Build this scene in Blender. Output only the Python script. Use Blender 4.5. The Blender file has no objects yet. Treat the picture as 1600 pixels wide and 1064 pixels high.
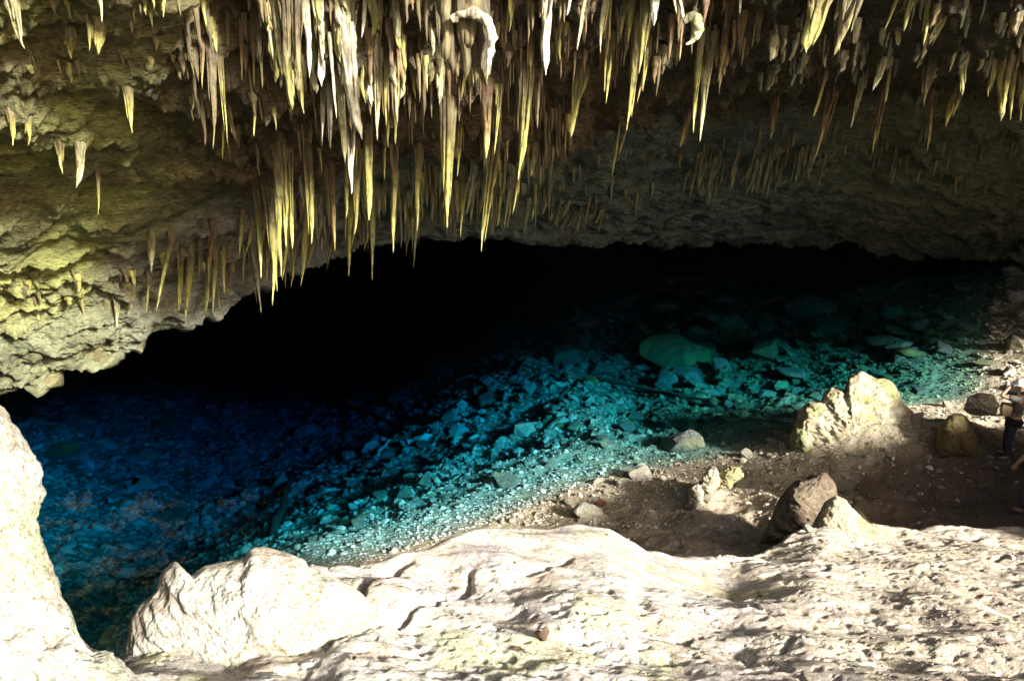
import bpy, bmesh, math, random
import numpy as np
from mathutils import Vector, Matrix, Euler

R = math.radians
rng = np.random.default_rng(7)
random.seed(7)
SC = bpy.context.scene
COL = SC.collection

# ------------------------------------------------------------------ camera, world, sun, exposure
CAM_Z = 9.5
PITCH = R(23.0)
FPX = 1250.0
cam_d = bpy.data.cameras.new('camera')
cam_d.sensor_width = 36.0
cam_d.lens = 36.0 * FPX / 1600.0
cam_d.clip_start = 0.05
cam_d.clip_end = 500.0
cam = bpy.data.objects.new('camera', cam_d)
cam.location = (0, 0, CAM_Z)
cam.rotation_euler = (R(90) - PITCH, 0, 0)
COL.objects.link(cam)
SC.camera = cam

SUN_EL = 29.0
SUN_AZ = 45.0          # light travels towards -x, +y
world = bpy.data.worlds.new('World')
SC.world = world
world.use_nodes = True
wn = world.node_tree
wn.nodes.clear()
sky = wn.nodes.new('ShaderNodeTexSky')
sky.sky_type = 'NISHITA'
sky.sun_disc = False
sky.sun_elevation = R(SUN_EL)
sky.sun_rotation = R(180 - SUN_AZ)
sky.dust_density = 5.0
sky.ozone_density = 0.4
bg = wn.nodes.new('ShaderNodeBackground')
bg.inputs['Strength'].default_value = 0.066
wo = wn.nodes.new('ShaderNodeOutputWorld')
wn.links.new(sky.outputs[0], bg.inputs[0])
wn.links.new(bg.outputs[0], wo.inputs[0])

sun_d = bpy.data.lights.new('sun', 'SUN')
sun_d.energy = 5.0
sun_d.angle = R(7.0)
sun_d.color = (1.0, 0.98, 0.92)
sun = bpy.data.objects.new('sun', sun_d)
ldir = Vector((-math.sin(R(SUN_AZ)) * math.cos(R(SUN_EL)), math.cos(R(SUN_AZ)) * math.cos(R(SUN_EL)), -math.sin(R(SUN_EL))))
sun.rotation_euler = ldir.to_track_quat('-Z', 'Y').to_euler()
sun.location = -ldir * 60
COL.objects.link(sun)

SC.view_settings.view_transform = 'Standard'
SC.view_settings.look = 'None'
SC.view_settings.exposure = 1.85
SC.view_settings.gamma = 1.0
SC.view_settings.use_curve_mapping = False
SC.cycles.max_bounces = 8
SC.cycles.diffuse_bounces = 4
SC.cycles.transparent_max_bounces = 12
SC.cycles.sample_clamp_indirect = 6.0
SC.cycles.caustics_reflective = False
SC.cycles.caustics_refractive = False

# ------------------------------------------------------------------ pixel <-> place
CP, SP = math.cos(PITCH), math.sin(PITCH)

def ray(px, py):
    a = (np.asarray(px, float) - 800.0) / FPX
    v = (532.0 - np.asarray(py, float)) / FPX
    return a + 0 * v, CP + v * SP + 0 * a, -SP + v * CP + 0 * a

def P(px, py, Y):
    dx, dy, dz = ray(px, py)
    t = Y / dy
    return np.stack([dx * t, dy * t, CAM_Z + dz * t], -1)

def PZ(px, py, z=0.0):
    dx, dy, dz = ray(px, py)
    t = (z - CAM_Z) / dz
    return np.stack([dx * t, dy * t, CAM_Z + dz * t], -1)

def proj(p):
    p = np.asarray(p, float)
    d = p[..., 1] * CP - (p[..., 2] - CAM_Z) * SP
    u = p[..., 1] * SP + (p[..., 2] - CAM_Z) * CP
    return 800 + FPX * p[..., 0] / d, 532 - FPX * u / d, d

# ------------------------------------------------------------------ noise
_perm = np.random.default_rng(3).permutation(4096)
_grad = np.random.default_rng(4).normal(size=(4096, 3))
_grad /= np.linalg.norm(_grad, axis=1, keepdims=True)

def _h(i, j, k):
    return _perm[(_perm[(_perm[i & 4095] + j) & 4095] + k) & 4095]

def perlin(p):
    p = np.asarray(p, float)
    sh = p.shape[:-1]
    p = p.reshape(-1, 3)
    i = np.floor(p).astype(np.int64)
    f = p - i
    w = f * f * f * (f * (f * 6 - 15) + 10)
    out = np.zeros(len(p))
    for a in (0, 1):
        wa = w[:, 0] if a else 1 - w[:, 0]
        for b in (0, 1):
            wb = w[:, 1] if b else 1 - w[:, 1]
            for c in (0, 1):
                wc = w[:, 2] if c else 1 - w[:, 2]
                g = _grad[_h(i[:, 0] + a, i[:, 1] + b, i[:, 2] + c)]
                d = g[:, 0] * (f[:, 0] - a) + g[:, 1] * (f[:, 1] - b) + g[:, 2] * (f[:, 2] - c)
                out += wa * wb * wc * d
    return out.reshape(sh) * 1.5

def fbm(p, octv=4, gain=0.5, ridged=False):
    p = np.asarray(p, float)
    s = np.zeros(p.shape[:-1]); a = 1.0
    for o in range(octv):
        n = perlin(p * (2.03 ** o) + 17.3 * o)
        s += a * ((1 - 2 * np.abs(n)) if ridged else n)
        a *= gain
    return s

def sstep(a, b, x):
    t = np.clip((x - a) / (b - a), 0, 1)
    return t * t * (3 - 2 * t)

# ------------------------------------------------------------------ mesh helpers
def mesh_obj(name, V, F, mat=None, parent=None, col=None, smooth=True, link=True):
    V = np.asarray(V, np.float32).reshape(-1, 3)
    me = bpy.data.meshes.new(name)
    F = np.asarray(F)
    nf, k = F.shape
    me.vertices.add(len(V)); me.vertices.foreach_set('co', V.ravel())
    me.loops.add(nf * k); me.loops.foreach_set('vertex_index', F.ravel().astype(np.int32))
    me.polygons.add(nf)
    me.polygons.foreach_set('loop_start', np.arange(0, nf * k, k, dtype=np.int32))
    me.polygons.foreach_set('loop_total', np.full(nf, k, np.int32))
    me.polygons.foreach_set('use_smooth', np.full(nf, smooth, bool))
    me.update(calc_edges=True)
    if col is not None:
        at = me.color_attributes.new('Col', 'FLOAT_COLOR', 'POINT')
        c = np.ones((len(V), 4), np.float32); c[:, :3] = np.asarray(col).reshape(-1, 3)
        at.data.foreach_set('color', c.ravel())
    if mat: me.materials.append(mat)
    ob = bpy.data.objects.new(name, me)
    if parent: ob.parent = parent
    if link: COL.objects.link(ob)
    return ob

def grid_faces(n, m, flip=False, wrap=False):
    i = np.arange(n - 1)[:, None]
    j = np.arange(m if wrap else m - 1)[None, :]
    jn = (j + 1) % m
    a = i * m + j; b = i * m + jn; c = (i + 1) * m + jn; d = (i + 1) * m + j
    q = np.stack([a, b, c, d], -1).reshape(-1, 4)
    return q[:, ::-1] if flip else q

def tag(o, label=None, cat=None, group=None, kind=None):
    if label: o['label'] = label
    if cat: o['category'] = cat
    if group: o['group'] = group
    if kind: o['kind'] = kind
    return o

def empty(name, loc=(0, 0, 0), rz=0.0):
    o = bpy.data.objects.new(name, None)
    o.location = loc; o.rotation_euler = (0, 0, rz)
    o.empty_display_size = 0.2
    COL.objects.link(o)
    return o

# ------------------------------------------------------------------ materials
def nmat(name, rough=0.85, spec=0.3):
    m = bpy.data.materials.new(name)
    m.use_nodes = True
    nt = m.node_tree
    b = nt.nodes['Principled BSDF']
    b.inputs['Roughness'].default_value = rough
    b.inputs['Specular IOR Level'].default_value = spec
    return m, nt, b

def N(nt, t, **kw):
    n = nt.nodes.new(t)
    for k, v in kw.items():
        if k in n.inputs: n.inputs[k].default_value = v
        else: setattr(n, k, v)
    return n

def mixc(nt, fac, a, b, mode='MIX'):
    m = nt.nodes.new('ShaderNodeMix'); m.data_type = 'RGBA'; m.blend_type = mode
    for s, v in ((m.inputs[0], fac), (m.inputs[6], a), (m.inputs[7], b)):
        if hasattr(v, 'links') or isinstance(v, bpy.types.NodeSocket): nt.links.new(v, s)
        else: s.default_value = v if not isinstance(v, tuple) else (*v, 1.0)[:4]
    return m.outputs[2]

def ramp(nt, src, stops):
    r = nt.nodes.new('ShaderNodeValToRGB')
    nt.links.new(src, r.inputs[0])
    el = r.color_ramp.elements
    while len(el) < len(stops): el.new(0.5)
    for e, (p, c) in zip(el, stops):
        e.position = p
        e.color = (c, c, c, 1) if not isinstance(c, tuple) else (*c, 1)
    return r.outputs[0]

def mapping(nt, coord='Object', scale=(1, 1, 1), rot=(0, 0, 0)):
    tc = nt.nodes.new('ShaderNodeTexCoord')
    mp = nt.nodes.new('ShaderNodeMapping')
    mp.inputs['Scale'].default_value = scale
    mp.inputs['Rotation'].default_value = rot
    nt.links.new(tc.outputs[coord], mp.inputs[0])
    return mp.outputs[0]

def noise(nt, vec, scale, detail=6.0, rough=0.6, dist=0.0):
    n = N(nt, 'ShaderNodeTexNoise')
    n.inputs['Scale'].default_value = scale
    n.inputs['Detail'].default_value = detail
    n.inputs['Roughness'].default_value = rough
    n.inputs['Distortion'].default_value = dist
    nt.links.new(vec, n.inputs['Vector'])
    return n.outputs[0]

def bump(nt, b, h, dist, strength=1.0, prev=None):
    n = nt.nodes.new('ShaderNodeBump')
    n.inputs['Distance'].default_value = dist
    n.inputs['Strength'].default_value = strength
    nt.links.new(h, n.inputs['Height'])
    if prev is not None: nt.links.new(prev, n.inputs['Normal'])
    if b is not None: nt.links.new(n.outputs[0], b.inputs['Normal'])
    return n.outputs[0]

def vcol_rock(name, fine=9.0, bd=0.05, rough=0.9, rot=(0, 0, 0), stretch=(1, 1, 1), speck=0.5, warm=(0.85, 0.78, 0.72)):
    """Rock whose own colour comes from the mesh's colour attribute, broken up by veins and grain."""
    m, nt, b = nmat(name, rough, 0.25)
    at = nt.nodes.new('ShaderNodeVertexColor'); at.layer_name = 'Col'
    v = mapping(nt, 'Object', stretch, rot)
    n1 = noise(nt, v, fine, 8, 0.68, 0.4)
    n2 = noise(nt, v, fine * 5.3, 6, 0.7)
    n3 = noise(nt, v, fine * 0.28, 5, 0.6, 0.8)
    c = mixc(nt, 1.0, at.outputs[0], ramp(nt, n1, [(0.3, 0.55), (0.5, 0.95), (0.7, 1.25)]), 'MULTIPLY')
    c = mixc(nt, speck, c, ramp(nt, n2, [(0.39, (.42, .33, .27)), (0.47, (.97, .96, .95)), (0.7, (1.15,) * 3)]), 'MULTIPLY')
    c = mixc(nt, 1.0, c, ramp(nt, n3, [(0.3, warm), (0.5, (1, 1, 1)), (0.7, (1.0, 1.03, 0.85))]), 'MULTIPLY')
    nt.links.new(c, b.inputs['Base Color'])
    p = bump(nt, None, n1, bd * 2.2, 0.9)
    bump(nt, b, n2, bd * 0.6, 0.8, p)
    return m

M_CEIL = vcol_rock('ceiling_limestone', 3.2, 0.16, rot=(0, R(-28), 0), stretch=(0.6, 0.8, 2.4), speck=0.9, warm=(.72, .78, .66))
M_GROUND = vcol_rock('slope_limestone', 15.0, 0.02, stretch=(1, 1, 1), speck=0.95)
M_ROCK = vcol_rock('boulder_limestone', 7.0, 0.05, speck=0.85)

def pebble_mat(name, c1, c2):
    m, nt, b = nmat(name, 0.85, 0.3)
    g = nt.nodes.new('ShaderNodeNewGeometry')
    v = mapping(nt, 'Object')
    n1 = noise(nt, v, 6.0, 6, 0.65)
    c = mixc(nt, g.outputs['Random Per Island'], c1, c2)
    c = mixc(nt, 1.0, c, ramp(nt, n1, [(0.3, 0.55), (0.7, 1.2)]), 'MULTIPLY')
    nt.links.new(c, b.inputs['Base Color'])
    bump(nt, b, n1, 0.02)
    return m

M_PEB = pebble_mat('pale_pebbles', (0.34, 0.28, 0.2), (0.66, 0.6, 0.46))
M_BED = vcol_rock('lake_bed_stones', 5.0, .02, speck=.3)

def obj_rock(name, c1, c2, moss=0.0):
    m, nt, b = nmat(name, 0.85, 0.3)
    oi = nt.nodes.new('ShaderNodeObjectInfo')
    v = mapping(nt, 'Object')
    n1 = noise(nt, v, 5.0, 9, 0.72, 0.3)
    n2 = noise(nt, v, 1.3, 4, 0.6)
    c = mixc(nt, oi.outputs['Random'], c1, c2)
    c = mixc(nt, 1.0, c, ramp(nt, n1, [(0.32, 0.45), (0.5, 0.95), (0.7, 1.2)]), 'MULTIPLY')
    if moss:
        c = mixc(nt, ramp(nt, n2, [(0.5, 0.0), (0.62, moss)]), c, (0.3, 0.33, 0.1))
    nt.links.new(c, b.inputs['Base Color'])
    bump(nt, b, n1, 0.14)
    return m

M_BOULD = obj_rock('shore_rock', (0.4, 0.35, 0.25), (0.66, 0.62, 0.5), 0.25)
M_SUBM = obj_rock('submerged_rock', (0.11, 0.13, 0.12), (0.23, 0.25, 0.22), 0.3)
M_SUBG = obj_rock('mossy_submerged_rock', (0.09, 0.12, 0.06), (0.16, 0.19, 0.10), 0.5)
M_RED = obj_rock('red_rock', (0.2, 0.09, 0.05), (0.28, 0.12, 0.07))

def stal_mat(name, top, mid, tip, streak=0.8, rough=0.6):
    """Calcite: darker root running into a paler tip, vertical streaks."""
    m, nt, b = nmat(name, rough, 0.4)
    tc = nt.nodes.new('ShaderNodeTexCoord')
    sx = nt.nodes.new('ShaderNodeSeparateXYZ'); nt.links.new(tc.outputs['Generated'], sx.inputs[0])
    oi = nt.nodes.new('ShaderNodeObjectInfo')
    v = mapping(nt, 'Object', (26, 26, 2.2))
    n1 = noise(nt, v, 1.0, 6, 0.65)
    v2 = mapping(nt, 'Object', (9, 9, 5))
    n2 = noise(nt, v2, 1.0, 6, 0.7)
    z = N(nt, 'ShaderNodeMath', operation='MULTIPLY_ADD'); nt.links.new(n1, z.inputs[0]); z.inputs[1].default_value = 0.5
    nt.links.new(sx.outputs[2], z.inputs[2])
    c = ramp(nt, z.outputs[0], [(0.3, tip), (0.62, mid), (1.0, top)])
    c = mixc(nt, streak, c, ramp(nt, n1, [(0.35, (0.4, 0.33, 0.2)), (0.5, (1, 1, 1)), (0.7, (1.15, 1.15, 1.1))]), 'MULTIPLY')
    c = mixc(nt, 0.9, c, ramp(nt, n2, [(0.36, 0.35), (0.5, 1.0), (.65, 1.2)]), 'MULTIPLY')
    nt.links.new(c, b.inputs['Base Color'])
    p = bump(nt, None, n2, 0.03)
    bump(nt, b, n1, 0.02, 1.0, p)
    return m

SM = {
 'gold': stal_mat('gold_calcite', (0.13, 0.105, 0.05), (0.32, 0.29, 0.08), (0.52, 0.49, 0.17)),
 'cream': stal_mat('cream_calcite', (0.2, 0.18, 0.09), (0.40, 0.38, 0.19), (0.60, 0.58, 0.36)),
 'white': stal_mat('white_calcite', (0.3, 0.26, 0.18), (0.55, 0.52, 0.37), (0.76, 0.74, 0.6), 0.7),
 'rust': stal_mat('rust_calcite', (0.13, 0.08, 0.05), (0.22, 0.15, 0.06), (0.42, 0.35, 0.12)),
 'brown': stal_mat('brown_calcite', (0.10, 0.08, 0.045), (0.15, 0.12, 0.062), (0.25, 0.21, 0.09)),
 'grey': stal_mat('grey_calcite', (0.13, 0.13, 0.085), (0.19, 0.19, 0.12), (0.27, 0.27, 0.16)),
}

# ------------------------------------------------------------------ water: a closed body of clear blue absorbing water
def water():
    m = bpy.data.materials.new('lake_water'); m.use_nodes = True
    nt = m.node_tree; nt.nodes.clear()
    out = nt.nodes.new('ShaderNodeOutputMaterial')
    tr = nt.nodes.new('ShaderNodeBsdfTransparent')
    gl = nt.nodes.new('ShaderNodeBsdfGlossy'); gl.inputs['Roughness'].default_value = 0.03
    fr = nt.nodes.new('ShaderNodeFresnel'); fr.inputs['IOR'].default_value = 1.33
    mx = nt.nodes.new('ShaderNodeMixShader')
    v = mapping(nt, 'Object')
    n = noise(nt, v, 1.6, 3, 0.5)
    bp = nt.nodes.new('ShaderNodeBump'); bp.inputs['Distance'].default_value = 0.012; bp.inputs['Strength'].default_value = 0.5
    nt.links.new(n, bp.inputs['Height']); nt.links.new(bp.outputs[0], gl.inputs['Normal']); nt.links.new(bp.outputs[0], fr.inputs['Normal'])
    gm = nt.nodes.new('ShaderNodeNewGeometry')            # seen from below the surface lets the light through
    fm = N(nt, 'ShaderNodeMath', operation='MULTIPLY_ADD'); fm.inputs[1].default_value = -1.0; fm.inputs[2].default_value = 1.0
    nt.links.new(gm.outputs['Backfacing'], fm.inputs[0])
    fx = N(nt, 'ShaderNodeMath', operation='MULTIPLY'); nt.links.new(fm.outputs[0], fx.inputs[0]); nt.links.new(fr.outputs[0], fx.inputs[1])
    nt.links.new(fx.outputs[0], mx.inputs[0]); nt.links.new(tr.outputs[0], mx.inputs[1]); nt.links.new(gl.outputs[0], mx.inputs[2])
    nt.links.new(mx.outputs[0], out.inputs['Surface'])
    va = nt.nodes.new('ShaderNodeVolumeAbsorption')
    va.inputs['Color'].default_value = (0.0, 0.715, 0.80, 1)
    va.inputs['Density'].default_value = 0.86
    nt.links.new(va.outputs[0], out.inputs['Volume'])
    x0, x1, y0, y1, z0, z1 = -60, 60, -2, 75, -14, 0.0
    V = [(x0, y0, z0), (x1, y0, z0), (x1, y1, z0), (x0, y1, z0), (x0, y0, z1), (x1, y0, z1), (x1, y1, z1), (x0, y1, z1)]
    F = [(0, 3, 2, 1), (4, 5, 6, 7), (0, 1, 5, 4), (1, 2, 6, 5), (2, 3, 7, 6), (3, 0, 4, 7)]
    o = mesh_obj('water', V, F, m, smooth=False)
    tag(o, 'clear blue green cave lake over a stony bed', kind='structure')
water()

# ------------------------------------------------------------------ ground: shore, lake bed and the near slope in one sheet
shore_px = [(2300, 360), (1900, 385), (1640, 400), (1600, 418), (1578, 442), (1560, 500), (1550, 555), (1548, 600), (1528, 626), (1432, 634), (1300, 672), (1200, 706),
            (1100, 722), (1000, 738), (900, 765), (800, 806), (700, 841), (600, 872), (500, 898), (400, 950), (300, 1020), (180, 1130),
            (60, 1180), (-200, 1150), (-420, 950), (-520, 760), (-600, 640), (-800, 500)]
SH = np.array([PZ(a, b)[:2] for a, b in shore_px])
_c = [SH[0]]
for a, b in zip(SH[:-1], SH[1:]):
    for k in range(1, 5): _c.append(a + (b - a) * k / 4)
_c = np.array(_c)
for _ in range(2): _c[1:-1] = 0.25 * _c[:-2] + 0.5 * _c[1:-1] + 0.25 * _c[2:]
SHORE = _c
_land_side = np.vstack([SHORE, [[-80, 20], [-80, -40], [120, -40], [120, 60]]])

def in_poly(x, y, poly):
    ins = np.zeros(x.shape, bool)
    n = len(poly)
    for i in range(n):
        x0, y0 = poly[i]; x1, y1 = poly[(i + 1) % n]
        if y0 == y1: continue
        c = ((y0 > y) != (y1 > y)) & (x < (x1 - x0) * (y - y0) / (y1 - y0) + x0)
        ins ^= c
    return ins

def shore_sd(x, y):
    d = np.full(x.shape, 1e9)
    for a, b in zip(SHORE[:-1], SHORE[1:]):
        e = b - a; L = e @ e
        t = np.clip(((x - a[0]) * e[0] + (y - a[1]) * e[1]) / L, 0, 1)
        d = np.minimum(d, (x - a[0] - t * e[0]) ** 2 + (y - a[1] - t * e[1]) ** 2)
    d = np.sqrt(d)
    return np.where(in_poly(x, y, _land_side), d, -d)

Y0 = 4.2
crest = [(-900, 4.5, 1085), (-300, 4.5, 1080), (0, 4.5, 1070), (190, 4.6, 1050), (300, 5.1, 975), (400, 5.4, 915), (500, 5.7, 897), (560, 5.9, 893), (600, 6.0, 886),
         (650, 6.2, 872), (700, 6.5, 858), (750, 6.8, 840), (800, 6.9, 832), (850, 7.0, 826), (900, 7.05, 824), (950, 7.0, 832), (985, 7.0, 848), (1010, 7.05, 868),
         (1100, 7.3, 880), (1160, 7.6, 878), (1230, 8.2, 848), (1290, 8.9, 822), (1400, 9.4, 830), (1500, 9.8, 828), (1600, 10.2, 832), (1900, 11, 836), (2600, 11.4, 836)]
CW = np.array([P(a, c, b) for a, b, c in crest])
_o = np.argsort(CW[:, 0] / CW[:, 1]); CW = CW[_o]
CU = CW[:, 0] / CW[:, 1]

def slope_pt(px, py):
    c = np.array(crest, float); yc = np.interp(px, c[:, 0], c[:, 1]); pc = np.interp(px, c[:, 0], c[:, 2])
    return P(px, py, Y0 + (1064 - py) / (1064 - pc) * (yc - Y0))[:2]
CREV = [(np.array([slope_pt(*q) for q in pts]), w, d) for pts, w, d in [
    ([(640, 880), (600, 898), (580, 930), (566, 965), (540, 1000)], .035, .16),
    ([(690, 948), (720, 942), (733, 925), (735, 905)], .03, .14),
    ([(630, 995), (660, 972), (690, 958)], .03, .12),
    ([(475, 1010), (500, 990), (515, 985)], .04, .13),
    ([(545, 1000), (515, 1020), (490, 1026)], .03, .1),
    ([(825, 915), (855, 905), (890, 885)], .03, .1),
    ([(1140, 880), (1200, 872)], .02, .06), ([(1270, 915), (1290, 908)], .03, .08), ([(1490, 848), (1530, 845)], .04, .14),
    ([(1420, 850), (1440, 845)], .02, .08), ([(1455, 912), (1480, 908), (1500, 905)], .02, .07), ([(1310, 1022), (1345, 1018)], .03, .07),
    ([(1540, 900), (1565, 895)], .02, .07), ([(1000, 1005), (1040, 1012), (1080, 1010)], .02, .06), ([(1220, 1030), (1232, 1020)], .02, .06), ([(1520, 980), (1575, 985)], .015, .04)]]
APRON = [(PZ(1325, 705, .3)[:2], 1.5, .55), (PZ(1500, 690, .6)[:2], .9, .3), (PZ(1255, 800, 1.2)[:2], 1.1, .45), (PZ(1105, 770, .8)[:2], .8, .25), (PZ(1400, 690, .5)[:2], 1.4, .25)]
HUMPS = [(slope_pt(600, 950), .42, .16), (slope_pt(760, 900), .4, .08), (slope_pt(880, 985), .35, .07), (slope_pt(1040, 985), .35, .07), (slope_pt(1480, 975), .4, .06), (slope_pt(640, 880), .25, .08)]

def height(x, y, detail=True):
    sd = shore_sd(x, y)
    u = x / np.maximum(y, 0.5)
    p2 = np.stack([x, y, 0 * x], -1)
    w = fbm(p2 * 0.35, 3)
    # bank and lake bed
    right = sstep(-7, 2.5, x)
    bed_lim = 7.6 - 5.0 * right
    s = np.maximum(-sd, 0)
    bed = -(0.36 * np.minimum(s, 1.6) + 0.68 * np.maximum(s - 1.6, 0) * (1 - 0.35 * right))
    bed = -bed_lim * (1 - np.exp(bed / bed_lim)) * 1.0
    bank = 0.24 * np.minimum(np.maximum(sd, 0), 4.0) + 0.25 * np.maximum(sd - 4, 0) + 0.22 * np.maximum(sd - 1.8, 0) * sstep(4.5, 1.0, x)
    A = np.where(sd > 0, bank, bed)
    A = A + 0.35 * w * sstep(1.0, 4.0, np.abs(sd))
    if detail:
        bump_bed = fbm(p2 * 0.9 + 5, 5, 0.55, True)
        A = A + np.where(sd < 0, 0.14 * sstep(0, 3, -sd) * bump_bed, 0.09 * sstep(0.3, 2.5, sd) * bump_bed)
        A = A + 0.03 * fbm(p2 * 3.1, 3)
    for (cx_, cy_), rr, hh in APRON:
        A = A + hh * np.exp(-(((x - cx_) ** 2 + (y - cy_) ** 2) / rr ** 2))
    # far right bank rises into the side wall
    A = A + sstep(1.5, 6.0, sd) * sstep(15, 24, y) * 2.2
    # near slope with its crest
    Yc = np.interp(u, CU, CW[:, 1]); zc = np.interp(u, CU, CW[:, 2])
    zn = 5.17 - 0.1 * np.clip(u, -0.3, 0.9)
    t = (y - Y0) / np.maximum(Yc - Y0, 0.3)
    B = np.where(y < Y0, zn + (Y0 - y) * 0.55, zn + (zc - zn) * np.clip(t, 0, 1) ** 0.92)
    B = B - 0.35 * np.maximum(x - 3.2, 0) * sstep(5.5, 3.0, y)
    over = np.maximum(y - Yc, 0)
    B = B - over * over * 0.9 / (over + 0.5) * 1.9
    if detail:
        warp = np.stack([x + 0.35 * y, y * 1.25, 0 * x], -1)
        B = B + 0.13 * fbm(warp * 0.9 + 31, 3) * sstep(2, 4, y)
        r = fbm(np.stack([x * 1.3 + y * .9, y * 2.1 - x * .6, 0 * x], -1) * 2.2 + 9, 5, 0.6, True)
        amp = 0.013 * (0.35 + sstep(-0.1, 0.5, fbm(p2 * 0.8 + 77, 2)))
        smooth_zone = sstep(0.32, 0.1, np.abs(u - 0.10)) * sstep(5.6, 6.4, y)   # the smooth white hump at the crest
        B = B + amp * (r - 0.6) * (1 - 0.85 * smooth_zone)
        pit = sstep(0.22, 0.5, fbm(np.stack([x * 2.6 + y, y * 4.2, 0 * x], -1) + 51, 3, 0.6))
        B = B - 0.035 * pit * (1 - smooth_zone)
        pit2 = sstep(0.3, 0.55, fbm(np.stack([x * 9 + y * 3, y * 13, 0 * x], -1) + 91, 2, 0.6))
        B = B - 0.025 * pit2 * (1 - smooth_zone)
    for pts, wd, dp in CREV:
        dd = np.full(x.shape, 9.0)
        for a, b in zip(pts[:-1], pts[1:]):
            e = b - a; t = np.clip(((x - a[0]) * e[0] + (y - a[1]) * e[1]) / (e @ e), 0, 1)
            dd = np.minimum(dd, np.hypot(x - a[0] - t * e[0], y - a[1] - t * e[1]))
        wj = wd * (1 + 0.8 * fbm(p2 * 6 + 3, 2))
        B = B - dp * np.exp(-(dd / np.maximum(wj, .01)) ** 2)
    for c, rr, hh in HUMPS:
        B = B + hh * np.exp(-(((x - c[0]) ** 2 + (y - c[1]) ** 2) / rr ** 2) ** 1.5)
    k = 0.12
    h = np.clip(0.5 + 0.5 * (B - A) / k, 0, 1)
    z = A + (B - A) * h + k * h * (1 - h)
    return z, sd, (B > A)

us = np.concatenate([np.linspace(-4, -0.95, 40)[:-1], np.linspace(-0.95, 0.95, 600), np.linspace(0.95, 4, 40)[1:]])
ys = np.concatenate([[0.3, 0.6, 1.0, 1.5, 2.0], np.linspace(2.4, 9.6, 330), 9.6 + (31 - 9.6) * np.linspace(0, 1, 300)[1:] ** 1.25, [33, 36, 40, 46, 54, 64]])
UU, YY = np.meshgrid(us, ys)
XX = UU * YY
ZZ, SD, ISB = height(XX, YY)

def ground_at(x, y):
    u = np.clip(x / np.maximum(y, .3), us[0], us[-1])
    fi = np.interp(y, ys, np.arange(len(ys))); fj = np.interp(u, us, np.arange(len(us)))
    i = np.clip(fi.astype(int), 0, len(ys) - 2); j = np.clip(fj.astype(int), 0, len(us) - 2)
    a = fi - i; b = fj - j
    return (ZZ[i, j] * (1 - a) * (1 - b) + ZZ[i + 1, j] * a * (1 - b) + ZZ[i, j + 1] * (1 - a) * b + ZZ[i + 1, j + 1] * a * b)

def ground_hit(px, py):
    """First point of the ground met by the line of sight through a place in the view."""
    dx, dy, dz = ray(px, py)
    ts = np.geomspace(3.0, 42, 330)[:, None]
    X = dx * ts; Y = dy * ts; Z = CAM_Z + dz * ts
    under = Z <= ground_at(X, Y)
    k = np.argmax(under, 0)
    ok = under.any(0)
    t = ts[k, 0]
    return np.stack([dx * t, dy * t, CAM_Z + dz * t], -1), ok

# colours of the ground's own stone, with shade painted in towards the right
p3 = np.stack([XX, YY, ZZ], -1)
cA = np.array([0.52, 0.45, 0.33]); cB = np.array([0.60, 0.565, 0.50])
gcol = np.where(ISB[..., None], cB, cA)
n_a = fbm(p3 * 0.7 + 3, 4); n_b = fbm(p3 * 1.9 + 40, 4); n_c = fbm(p3 * 1.1 + 80, 3)
gcol = gcol * (1 - 0.25 * sstep(0.0, 0.5, n_a))[..., None]
def blend(c, k, f): return c * (1 - f[..., None]) + np.array(k) * f[..., None]
gcol = blend(gcol, (0.47, 0.37, 0.29), 0.55 * sstep(0.0, 0.4, n_b) * ISB)
gcol = blend(gcol, (0.46, 0.45, 0.22), 0.5 * sstep(0.32, 0.5, n_c) * ISB)
gcol = blend(gcol, (0.46, 0.42, 0.45), 0.5 * sstep(0.30, 0.5, fbm(p3 * 1.0 + 130, 3)) * ISB)
earth = sstep(1.6, 3.4, SD + .8 * n_b) * (~ISB)
gcol = blend(gcol, (0.46, 0.37, 0.28), 0.85 * earth)
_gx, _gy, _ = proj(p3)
hollow_shade = sstep(1270, 1340, _gx + 40 * n_b) * sstep(2.0, 3.0, SD) * (~ISB)
gcol = blend(gcol, (0.15, 0.105, 0.075), 0.9 * hollow_shade)  # shade of the hollow, painted into the ground colour
gcol = blend(gcol, (0.44, 0.37, 0.29), 0.8 * sstep(900, 1400, _gx + 120 * n_a) * ISB)  # beige stone on the right, also darkened to stand in for weaker light
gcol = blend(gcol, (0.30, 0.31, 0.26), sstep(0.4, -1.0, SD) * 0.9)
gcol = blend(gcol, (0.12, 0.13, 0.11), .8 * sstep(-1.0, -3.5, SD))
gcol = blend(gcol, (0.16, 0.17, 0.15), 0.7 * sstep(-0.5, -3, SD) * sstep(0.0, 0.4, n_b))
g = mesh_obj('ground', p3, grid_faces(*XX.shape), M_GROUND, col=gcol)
tag(g, 'pale pitted limestone slope, earthy shore and stony lake bed', kind='structure')

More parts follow.
